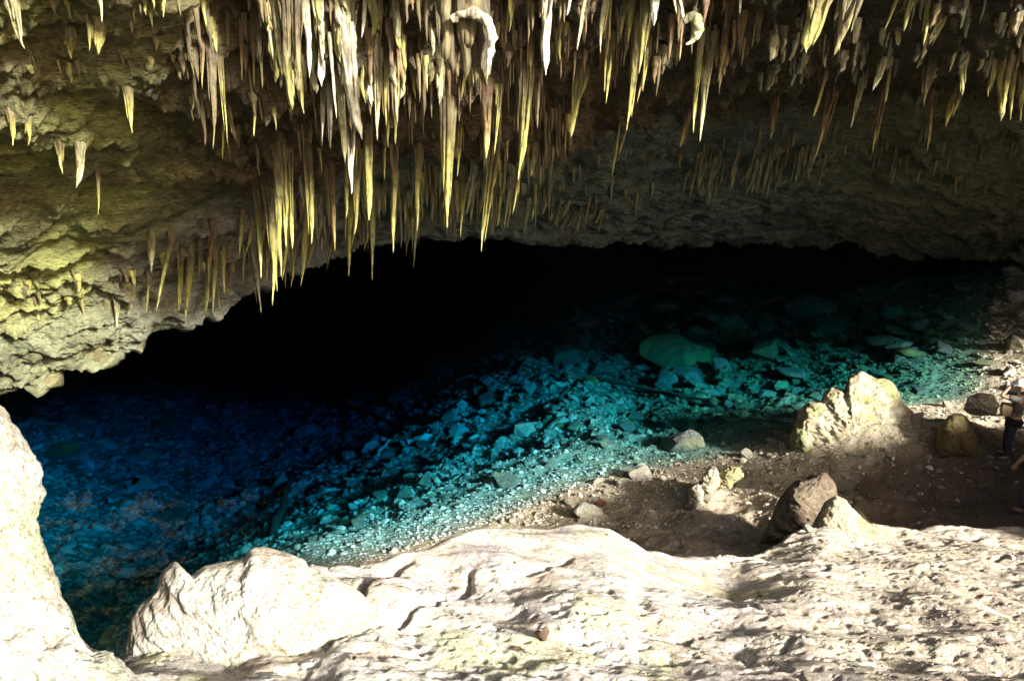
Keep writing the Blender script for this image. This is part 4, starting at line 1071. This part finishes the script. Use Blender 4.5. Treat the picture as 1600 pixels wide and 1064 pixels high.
SHN = [
 (1218, 682, 24, 'roundish white stone, right one of the three at the foot of the outcrop'),
 (1206, 693, 22, 'roundish white stone, left one of the three at the foot of the outcrop'),
 (1222, 702, 22, 'cream stone, lowest of the three at the foot of the outcrop'),
 (1165, 715, 26, 'yellowish low rock on the shore left of the three white stones'),
 (1000, 745, 46, 'pale bleached rock at the waterline in the middle of the shore'),
 (975, 758, 30, 'cream rock left below the pale bleached waterline rock'),
 (935, 755, 24, 'small white rock at the left of the pebble shore'),
 (890, 792, 26, 'white rock on the gravel above the smooth white hump'),
 (918, 806, 48, 'grey crusted rock just behind the top of the smooth white hump'),
 (1110, 780, 36, 'squat grey rock under the upright streaked rock'),
 (1396, 660, 30, 'angular rock on the dark pebble slope behind the outcrop'),
 (1430, 655, 32, 'flat rock at the waterline right of the outcrop'),
 (1478, 636, 20, 'small pale rock at the waterline between outcrop and person'),
 (1550, 490, 24, 'white block at the right bank'),
 (1585, 470, 40, 'mossy boulder on the far right bank'),
 (1590, 545, 50, 'big greenish boulder on the right bank above the person'),
 (1580, 430, 42, 'yellowish boulder at the far end of the right bank'),
 (1598, 500, 36, 'cream boulder on the right bank between the mossy ones'),
 (1574, 585, 30, 'dark boulder behind the person at the water'),
 (1262, 830, 22, 'small dull stone left of the round topped boulder'),
]
for a, b, w, lab in SHN:
    put_rock(a, b, w, POOL_SH, lab, 'rock')
put_rock(938, 790, 20, POOL_RED, 'small dark red stone on the gravel behind the smooth white hump', 'stone')

def scatter_px(n, fn, seed, over=3):
    rs = np.random.default_rng(seed)
    px = rs.uniform(-40, 1640, n * over); py = rs.uniform(380, 1075, n * over)
    H, ok = ground_hit(px, py)
    sd = shore_sd(H[:, 0], H[:, 1])
    keep = ok & fn(px, py, sd, H, rs)
    return px[keep][:n], py[keep][:n], H[keep][:n], sd[keep][:n]

B_at = lambda H: H[:, 2]
# individually kept stones
px, py, H, sd = scatter_px(130, lambda px, py, sd, H, rs: (sd > .05) & (sd < 4.2) & (H[:, 2] < 1.9) & (px > 780), 21, 14)
for i in range(len(px)):
    put_rock(px[i], py[i], random.uniform(7, 15), POOL_SH, 'one of the loose pale stones on the gravel ' + ('left of the three white stones' if px[i] < 1190 else 'between the outcrop and the dark hollow' if px[i] < 1440 else 'of the right bank by the people'), 'stone', 'loose stones on the shore ' + ('left' if px[i] < 1190 else 'middle' if px[i] < 1440 else 'right'), 'stone')
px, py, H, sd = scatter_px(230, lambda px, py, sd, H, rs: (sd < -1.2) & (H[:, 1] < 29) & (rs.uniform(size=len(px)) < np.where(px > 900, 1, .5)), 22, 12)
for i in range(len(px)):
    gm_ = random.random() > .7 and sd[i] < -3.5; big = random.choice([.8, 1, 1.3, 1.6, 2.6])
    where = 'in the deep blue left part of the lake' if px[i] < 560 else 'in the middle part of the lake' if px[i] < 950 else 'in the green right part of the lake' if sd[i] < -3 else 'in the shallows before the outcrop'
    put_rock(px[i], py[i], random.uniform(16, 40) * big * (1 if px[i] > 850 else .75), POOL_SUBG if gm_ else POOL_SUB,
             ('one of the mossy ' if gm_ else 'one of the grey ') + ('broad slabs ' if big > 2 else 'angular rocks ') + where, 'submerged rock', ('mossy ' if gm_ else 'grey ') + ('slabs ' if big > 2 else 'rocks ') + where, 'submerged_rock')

# gravel: tens of thousands of chips, joined by surface
def gravel(name, n, fn, wr, mat, label, seed, flat=.6, colf=None):
    rs = np.random.default_rng(seed)
    px, py, H, sd = scatter_px(n, fn, seed)
    n = len(px)
    z = ground_at(H[:, 0], H[:, 1])
    d = H[:, 1] * CP - (z - CAM_Z) * SP
    w = wr(px, py, sd, rs)
    r = .5 * w / FPX * d
    bm = bmesh.new(); bmesh.ops.create_icosphere(bm, subdivisions=1, radius=1.0)
    V0 = np.array([v.co[:] for v in bm.verts]); F0 = np.array([[v.index for v in f.verts] for f in bm.faces]); bm.free()
    tri = V0[:12]
    # 12-vertex icosahedra
    bm = bmesh.new(); bmesh.ops.create_icosphere(bm, subdivisions=0 + 1, radius=1.0)
    bm.free()
    t = (1 + 5 ** .5) / 2
    V0 = np.array([(-1, t, 0), (1, t, 0), (-1, -t, 0), (1, -t, 0), (0, -1, t), (0, 1, t), (0, -1, -t), (0, 1, -t), (t, 0, -1), (t, 0, 1), (-t, 0, -1), (-t, 0, 1)]) / 1.9
    F0 = np.array([(0, 11, 5), (0, 5, 1), (0, 1, 7), (0, 7, 10), (0, 10, 11), (1, 5, 9), (5, 11, 4), (11, 10, 2), (10, 7, 6), (7, 1, 8), (3, 9, 4), (3, 4, 2), (3, 2, 6), (3, 6, 8), (3, 8, 9), (4, 9, 5), (2, 4, 11), (6, 2, 10), (8, 6, 7), (9, 8, 1)])
    V = V0[None] * rs.uniform(.55, 1.35, (n, 12, 1)) * np.stack([np.ones(n), rs.uniform(.5, 1, n), flat * rs.uniform(.5, 1.2, n)], -1)[:, None]
    a = rs.uniform(0, 6.28, n); tl = rs.normal(0, .3, n)
    x = V[..., 0] * np.cos(tl)[:, None] - V[..., 2] * np.sin(tl)[:, None]; zz = V[..., 0] * np.sin(tl)[:, None] + V[..., 2] * np.cos(tl)[:, None]
    X = x * np.cos(a)[:, None] - V[..., 1] * np.sin(a)[:, None]; Y = x * np.sin(a)[:, None] + V[..., 1] * np.cos(a)[:, None]
    W = np.stack([X * r[:, None] + H[:, 0:1], Y * r[:, None] + H[:, 1:2], zz * r[:, None] + z[:, None] + .1 * r[:, None]], -1)
    F = (F0[None] + 12 * np.arange(n)[:, None, None]).reshape(-1, 3)
    if colf is not None:
        cc = colf(H, sd, rs); cc = np.repeat(cc, 12, 0)
    else: cc = None
    o = mesh_obj(name, W, F, mat, smooth=False, col=cc)
    return tag(o, label, kind='stuff')

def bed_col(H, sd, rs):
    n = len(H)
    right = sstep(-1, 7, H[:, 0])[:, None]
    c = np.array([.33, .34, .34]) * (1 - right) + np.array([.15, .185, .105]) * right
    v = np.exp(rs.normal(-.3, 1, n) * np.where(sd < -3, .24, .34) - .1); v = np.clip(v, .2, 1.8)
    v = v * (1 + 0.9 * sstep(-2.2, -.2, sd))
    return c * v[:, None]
gravel('gravel', 20000, lambda px, py, sd, H, rs: (sd > -.3) & (H[:, 2] < 2.1) & (px > 450) & ~((px > 1280) & (sd > 2.6) & (rs.uniform(size=len(px)) < .85)) & (rs.uniform(size=len(px)) < np.exp(-np.maximum(sd, 0) / 3.0) * 1.2),
       lambda px, py, sd, rs: 3.4 * np.exp(rs.normal(0, .5, len(px))), M_PEB, 'pale gravel and small stones on the shore', 31)
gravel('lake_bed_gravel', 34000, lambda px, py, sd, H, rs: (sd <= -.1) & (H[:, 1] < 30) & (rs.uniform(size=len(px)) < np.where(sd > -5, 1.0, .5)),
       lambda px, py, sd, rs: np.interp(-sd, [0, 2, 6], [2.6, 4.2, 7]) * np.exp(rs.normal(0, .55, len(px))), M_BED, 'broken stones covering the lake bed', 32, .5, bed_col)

def deb_col(H, sd, rs):
    n = len(H)
    pale = np.array([.52, .46, .37]) * rs.uniform(.6, 1.25, (n, 1))
    dark = np.array([.14, .09, .06]) * rs.uniform(.6, 1.5, (n, 1))
    return np.where(rs.uniform(size=(n, 1)) < .28, dark, pale)
gravel('slope_debris', 5200, lambda px, py, sd, H, rs: (H[:, 2] > 2.3) & (H[:, 1] < 10) & (px > 480) & (fbm(np.stack([H[:, 0] * 1.3, H[:, 1] * 1.3, 0 * px], -1), 3) + rs.uniform(-.4, .4, len(px)) + (px - 1100) / 1500 > 0),
       lambda px, py, sd, rs: 2.6 * np.exp(rs.normal(0, .5, len(px))), M_BED, 'small chips, grit and leaf litter scattered on the pale slope', 33, .5, deb_col)

# ------------------------------------------------------------------ sunken wood
M_LOG = obj_rock('dark_wood', (0.04, 0.035, 0.03), (0.06, 0.05, 0.04))
M_PALE = obj_rock('bleached_wood', (0.6, 0.6, 0.55), (0.75, 0.75, 0.7))
def log(name, p0, p1, wpx, mat, label, seed=0, curve=0.0, lift=.06, taper=.55):
    h, _ = ground_hit(np.array([p0[0], p1[0]], float), np.array([p0[1], p1[1]], float))
    n = 26; t = np.linspace(0, 1, n)
    C = h[0] + (h[1] - h[0]) * t[:, None]
    sd = np.array([-(h[1] - h[0])[1], (h[1] - h[0])[0], 0]); sd /= np.linalg.norm(sd)
    C = C + sd * (curve * np.sin(math.pi * t) + .08 * perlin(np.stack([t * 4, 0 * t, 0 * t + seed], -1)))[:, None]
    C[:, 2] = np.maximum(ground_at(C[:, 0], C[:, 1]), np.interp(t, [0, 1], h[:, 2])) + lift
    d = h[0][1] * CP - (h[0][2] - CAM_Z) * SP
    r = .5 * wpx / FPX * d * (1 - taper * t)
    T = np.gradient(C, axis=0); T /= np.linalg.norm(T, axis=1, keepdims=True)
    S = np.cross(T, [0, 0, 1.0]); S /= np.linalg.norm(S, axis=1, keepdims=True); U = np.cross(S, T)
    a = np.linspace(0, 2 * math.pi, 10, endpoint=False)
    V = C[:, None] + (S[:, None] * np.cos(a)[None, :, None] + U[:, None] * np.sin(a)[None, :, None]) * r[:, None, None]
    V = C[:, None] + (V - C[:, None]) * (1 + .5 * fbm(V * 5 + seed, 3))[..., None]
    V[0] = C[0]; V[-1] = C[-1]
    org = C.mean(0)
    o = mesh_obj(name, V - org, grid_faces(n, 10, wrap=True), mat); o.location = org
    tag(o, label, 'log' if 'log' in name else 'branch')
log('sunken_log', (425, 845), (458, 738), 16, M_LOG, 'dark sunken trunk lying towards the viewer in the blue water', 1, taper=.2)
log('sunken_log', (508, 624), (632, 674), 11, M_LOG, 'dark sunken trunk slanting across the deep blue middle', 2, lift=.15)
log('sunken_log', (930, 596), (1110, 632), 8, M_LOG, 'long thin dark trunk on the bed in front of the layered slab', 3, lift=.12)
log('sunken_log', (990, 612), (1120, 645), 9, M_LOG, 'second dark trunk below the long thin one', 4, lift=.1)
log('sunken_branch', (452, 729), (502, 733), 6, M_PALE, 'pale straight branch at the head of the dark trunk', 5)
log('sunken_branch', (466, 762), (504, 748), 6, M_PALE, 'pale short branch, upper of the pair beside the dark trunk', 6)
log('sunken_branch', (478, 782), (532, 768), 8, M_PALE, 'pale thick branch, lower of the pair beside the dark trunk', 7)
log('sunken_branch', (590, 716), (612, 694), 7, M_PALE, 'curved pale branch alone in the dark blue water', 8, curve=.12)
log('sunken_branch', (733, 692), (768, 684), 6, M_PALE, 'pale branch before the bright shallows', 9)
log('sunken_branch', (675, 700), (682, 690), 5, M_PALE, 'tiny pale twig between the curved branch and the shallows', 10)
log('sunken_branch', (668, 680), (675, 674), 5, M_PALE, 'tiny pale twig above the other twig', 11)

# ------------------------------------------------------------------ dry leaves on the slope
M_LEAF = obj_rock('dry_leaf', (0.12, 0.07, 0.04), (0.17, 0.1, 0.06))
def leaf(px, py, w, label, yaw, tilt, seed):
    h, _ = ground_hit(np.array([float(px)]), np.array([float(py)])); h = h[0]
    d = h[1] * CP - (h[2] - CAM_Z) * SP; L = w / FPX * d
    n, m = 14, 7
    t = np.linspace(0, 1, n); s_ = np.linspace(-1, 1, m)
    hw = .36 * np.sin(math.pi * np.clip(t, .02, .98)) ** .7
    def sheet(off):
        X = (t[:, None] - .5) + 0 * s_; Yv = hw[:, None] * s_ * (1 - .25 * np.abs(s_))
        Z = .35 * np.abs(s_) ** 1.5 * hw[:, None] * 2 + .5 * (t[:, None] - .5) ** 2 + off + 0.05 * perlin(np.stack([X * 5, Yv * 5, 0 * X + seed], -1))
        return np.stack([X, Yv, Z], -1)
    A, B_ = sheet(0.0), sheet(.012)
    V = np.concatenate([A.reshape(-1, 3), B_.reshape(-1, 3)]) * L
    F1 = grid_faces(n, m); F2 = grid_faces(n, m, flip=True) + n * m
    F1 = F1[:, ::-1]; F2 = F2[:, ::-1]
    o = mesh_obj('dry_leaf', V, np.concatenate([F1, F2]), M_LEAF)
    o.location = (h[0], h[1], h[2] + L * .25); o.rotation_euler = (tilt[0], tilt[1], yaw)
    tag(o, label, 'leaf')
leaf(848, 1006, 44, 'curled brown dry leaf standing up on the white rock at the bottom centre', R(75), (R(-20), R(60), ), 1)
leaf(808, 1018, 16, 'small dry leaf left of the curled standing one', R(20), (R(10), R(10)), 2)
leaf(716, 925, 14, 'small dark dry leaf beside the crevice left of centre', R(50), (R(20), R(30)), 3)
leaf(553, 1032, 14, 'tiny dark dry leaf at the bottom left of centre', R(100), (R(5), R(20)), 4)

# ------------------------------------------------------------------ people
def flat(name, c, rough=.7):
    m, nt, b = nmat(name, rough); v = mapping(nt, 'Object'); n1 = noise(nt, v, 22, 4)
    nt.links.new(mixc(nt, 1.0, c, ramp(nt, n1, [(.3, .8), (.7, 1.1)]), 'MULTIPLY'), b.inputs['Base Color']); return m
SKIN = flat('skin', (.42, .25, .17), .5); SHIRT = flat('grey_shirt', (.16, .14, .12)); TROUS = flat('dark_trousers', (.05, .05, .06))
HELM = flat('white_helmet', (.8, .8, .8), .25); BLACK = flat('black_plastic', (.03, .03, .03), .3); BAGM = flat('tan_bag', (.35, .26, .14)); BLUE = flat('blue_shirt', (.12, .16, .3))
BOOT = flat('boot', (.08, .06, .05)); HAIR = flat('hair', (.03, .02, .015))

def skin_mesh(name, verts, edges, radii, mat, parent, sub=1, root=0):
    me = bpy.data.meshes.new(name); me.from_pydata(verts, edges, []); me.update()
    ob = bpy.data.objects.new(name, me); COL.objects.link(ob)
    md = ob.modifiers.new('s', 'SKIN'); md.use_smooth_shade = True
    sv = me.skin_vertices[0].data if me.skin_vertices else None
    if sv is None:
        bpy.context.view_layer.objects.active = ob; sv = me.skin_vertices[0].data
    for i, r in enumerate(radii): sv[i].radius = (r, r) if not isinstance(r, tuple) else r
    sv[root].use_root = True
    ss = ob.modifiers.new('b', 'SUBSURF'); ss.levels = sub; ss.render_levels = sub
    dg = bpy.context.evaluated_depsgraph_get(); dg.update()
    nm = bpy.data.meshes.new_from_object(ob.evaluated_get(dg)); nm.name = name
    ob.modifiers.clear(); ob.data = nm; nm.materials.clear(); nm.materials.append(mat)
    nm.polygons.foreach_set('use_smooth', [True] * len(nm.polygons))
    ob.parent = parent
    return ob

def ellips(name, c, r, mat, parent, cut=None, sub=3):
    bm = bmesh.new(); bmesh.ops.create_icosphere(bm, subdivisions=sub, radius=1)
    if cut is not None: bmesh.ops.bisect_plane(bm, geom=bm.verts[:] + bm.edges[:] + bm.faces[:], plane_co=(0, 0, cut), plane_no=(0, 0, 1), clear_inner=True)
    V = [(c[0] + v.co.x * r[0], c[1] + v.co.y * r[1], c[2] + v.co.z * r[2]) for v in bm.verts]
    bm.verts.index_update(); F = [[v.index for v in f.verts] for f in bm.faces]; bm.free()
    me = bpy.data.meshes.new(name); me.from_pydata(V, [], F); me.materials.append(mat)
    me.polygons.foreach_set('use_smooth', [True] * len(me.polygons))
    o = bpy.data.objects.new(name, me); COL.objects.link(o); o.parent = parent; return o

def person(loc, rz, label, elbow, wrist, shirt, helmet=True, scale=1.0, arm2=None):
    """Faces local -X."""
    root = empty('person', loc, rz); root.scale = (scale,) * 3
    tag(root, label, 'person')
    V = [(0, 0, .95), (0, 0, 1.12), (0, 0, 1.32), (-.01, 0, 1.45), (-.03, 0, 1.52), (-.045, 0, 1.6), (-.045, 0, 1.69)]
    Rr = [(.13, .17), (.11, .15), (.12, .17), (.055, .06), (.05, .05), (.085, .075), (.07, .065)]
    E = [(0, 1), (1, 2), (2, 3), (3, 4), (4, 5), (5, 6)]
    nose = len(V); V.append((-.135, 0, 1.6)); Rr.append((.014, .014)); E.append((5, nose))
    hands = []
    for s_ in (-1, 1):
        el, wr = elbow, wrist
        if s_ == 1 and arm2: el, wr = arm2
        k = len(V)
        pts = [(0, s_ * .18, 1.4), (el[0], s_ * el[1], el[2]), (wr[0], s_ * wr[1], wr[2])]
        V += pts; Rr += [(.06, .06), (.042, .042), (.028, .028)]; E += [(2, k), (k, k + 1), (k + 1, k + 2)]
        e = Vector(pts[1]); w = Vector(pts[2]); dr = (w - e).normalized()
        side = Vector((0, -s_, 0)); fw = dr.cross(side).normalized()
        palm = w + dr * .06; k2 = len(V)
        V.append(tuple(palm)); Rr.append((.032, .022)); E.append((k + 2, k2))
        for f_ in range(4):
            b0 = palm + fw * (.027 - .018 * f_) + dr * .03; L = (.065, .075, .07, .055)[f_]
            b1 = b0 + dr * L * .55 + side * .008; b2 = b1 + dr * L * .3 + side * .03
            i = len(V); V += [tuple(b0), tuple(b1), tuple(b2)]; Rr += [(.009, .009)] * 3; E += [(k2, i), (i, i + 1), (i + 1, i + 2)]
        i = len(V); b0 = w + dr * .03 + fw * .03; b1 = b0 + fw * .025 + dr * .03 + side * .01
        V += [tuple(b0), tuple(b1)]; Rr += [(.012, .012), (.01, .01)]; E += [(k2, i), (i, i + 1)]
        i = len(V)
        V += [(0, s_ * .1, .88), (-.03, s_ * .12, .5), (.03, s_ * .13, .1), (-.13, s_ * .15, .04)]
        Rr += [(.085, .085), (.058, .058), (.042, .042), (.04, .03)]; E += [(0, i), (i, i + 1), (i + 1, i + 2), (i + 2, i + 3)]
    skin_mesh('body', V, E, Rr, SKIN, root, 1)
    T = [(0, 0, .93), (0, 0, 1.12), (0, 0, 1.32), (0, 0, 1.43)]; TR = [(.15, .19), (.135, .175), (.145, .19), (.07, .08)]; TE = [(0, 1), (1, 2), (2, 3)]
    for s_ in (-1, 1):
        el = elbow if not (s_ == 1 and arm2) else arm2[0]
        k = len(T); T += [(0, s_ * .18, 1.4), tuple(Vector((0, s_ * .18, 1.4)).lerp(Vector((el[0], s_ * el[1], el[2])), .7))]
        TR += [(.078, .078), (.068, .068)]; TE += [(2, k), (k, k + 1)]
    skin_mesh('shirt', T, TE, TR, shirt, root, 1)
    Q = [(0, 0, .96)]; QR = [(.14, .18)]; QE = []
    for s_ in (-1, 1):
        i = len(Q); Q += [(0, s_ * .1, .86), (-.03, s_ * .12, .5), (.03, s_ * .13, .12)]; QR += [(.105, .105), (.078, .078), (.066, .066)]; QE += [(0, i), (i, i + 1), (i + 1, i + 2)]
        skin_mesh('boot', [(.04, s_ * .13, .1), (.03, s_ * .13, .05), (-.14, s_ * .15, .045)], [(0, 1), (1, 2)], [(.055, .055), (.055, .05), (.045, .045)], BOOT, root)
        ellips('ear', (-.03, s_ * .083, 1.6), (.02, .01, .032), SKIN, root, sub=2)
        ellips('eye', (-.125, s_ * .033, 1.615), (.01, .014, .009), BLACK, root, sub=1)
    ellips('mouth', (-.122, 0, 1.545), (.008, .026, .008), flat('lips', (.35, .14, .11)), root, sub=1)
    skin_mesh('trousers', Q, QE, QR, TROUS, root, 1)
    if helmet:
        h = ellips('helmet', (-.04, 0, 1.65), (.135, .118, .115), HELM, root, cut=0.0)
        ellips('brim', (-.06, 0, 1.652), (.155, .125, .012), HELM, h, sub=2)
    else:
        ellips('hair', (-.025, 0, 1.63), (.1, .09, .095), HAIR, root, cut=-.3)
    return root

def at_ground(px, py):
    h, _ = ground_hit(np.array([float(px)]), np.array([float(py)])); return tuple(h[0])
g1 = at_ground(1568, 716)
person(g1, R(-25), 'person in a white helmet and grey shirt photographing the lake at the right edge', (-.36, .2, 1.42), (-.24, .07, 1.57), SHIRT)
c_ = Matrix.Translation(g1) @ Matrix.Rotation(R(-25), 4, 'Z')
def boxm(name, c, h, mat, parent=None):
    bm = bmesh.new(); bmesh.ops.create_cube(bm, size=2)
    for v in bm.verts: v.co = Vector((c[0] + v.co.x * h[0], c[1] + v.co.y * h[1], c[2] + v.co.z * h[2]))
    bmesh.ops.bevel(bm, geom=bm.edges[:], offset=min(h) * .3, segments=2, affect='EDGES')
    me = bpy.data.meshes.new(name); bm.to_mesh(me); bm.free(); me.materials.append(mat)
    o = bpy.data.objects.new(name, me); COL.objects.link(o); o.parent = parent; return o
cm = empty('camera_held'); cm.name = 'compact_camera'; cm.matrix_world = c_ @ Matrix.Translation((-.27, 0, 1.63))
tag(cm, 'compact camera with a bright screen held up by the person in the grey shirt', 'camera')
boxm('case', (0, 0, 0), (.018, .055, .034), flat('silver_case', (.6, .6, .62), .3), cm)
M_SCR, nt_, b_ = nmat('lit_screen', .2); b_.inputs['Emission Color'].default_value = (.8, .9, 1, 1); b_.inputs['Emission Strength'].default_value = .9
boxm('screen', (.0195, 0, 0), (.002, .04, .026), M_SCR, cm)
ellips('lens', (-.02, .01, 0), (.02, .022, .022), BLACK, cm, sub=2)
bg_ = empty('shoulder_bag'); bg_.matrix_world = c_ @ Matrix.Translation((-.2, -.12, 1.12))
tag(bg_, 'tan shoulder bag at the front of the person in the grey shirt', 'bag')
boxm('pouch', (0, 0, 0), (.09, .12, .1), BAGM, bg_); boxm('flap', (-.005, 0, .05), (.094, .124, .06), BAGM, bg_)
g2 = at_ground(1598, 800)
person(g2, R(-60), 'person with bare arms standing in the dark hollow, cut by the right edge', (-.1, .26, 1.15), (-.2, .24, .92), BLUE)
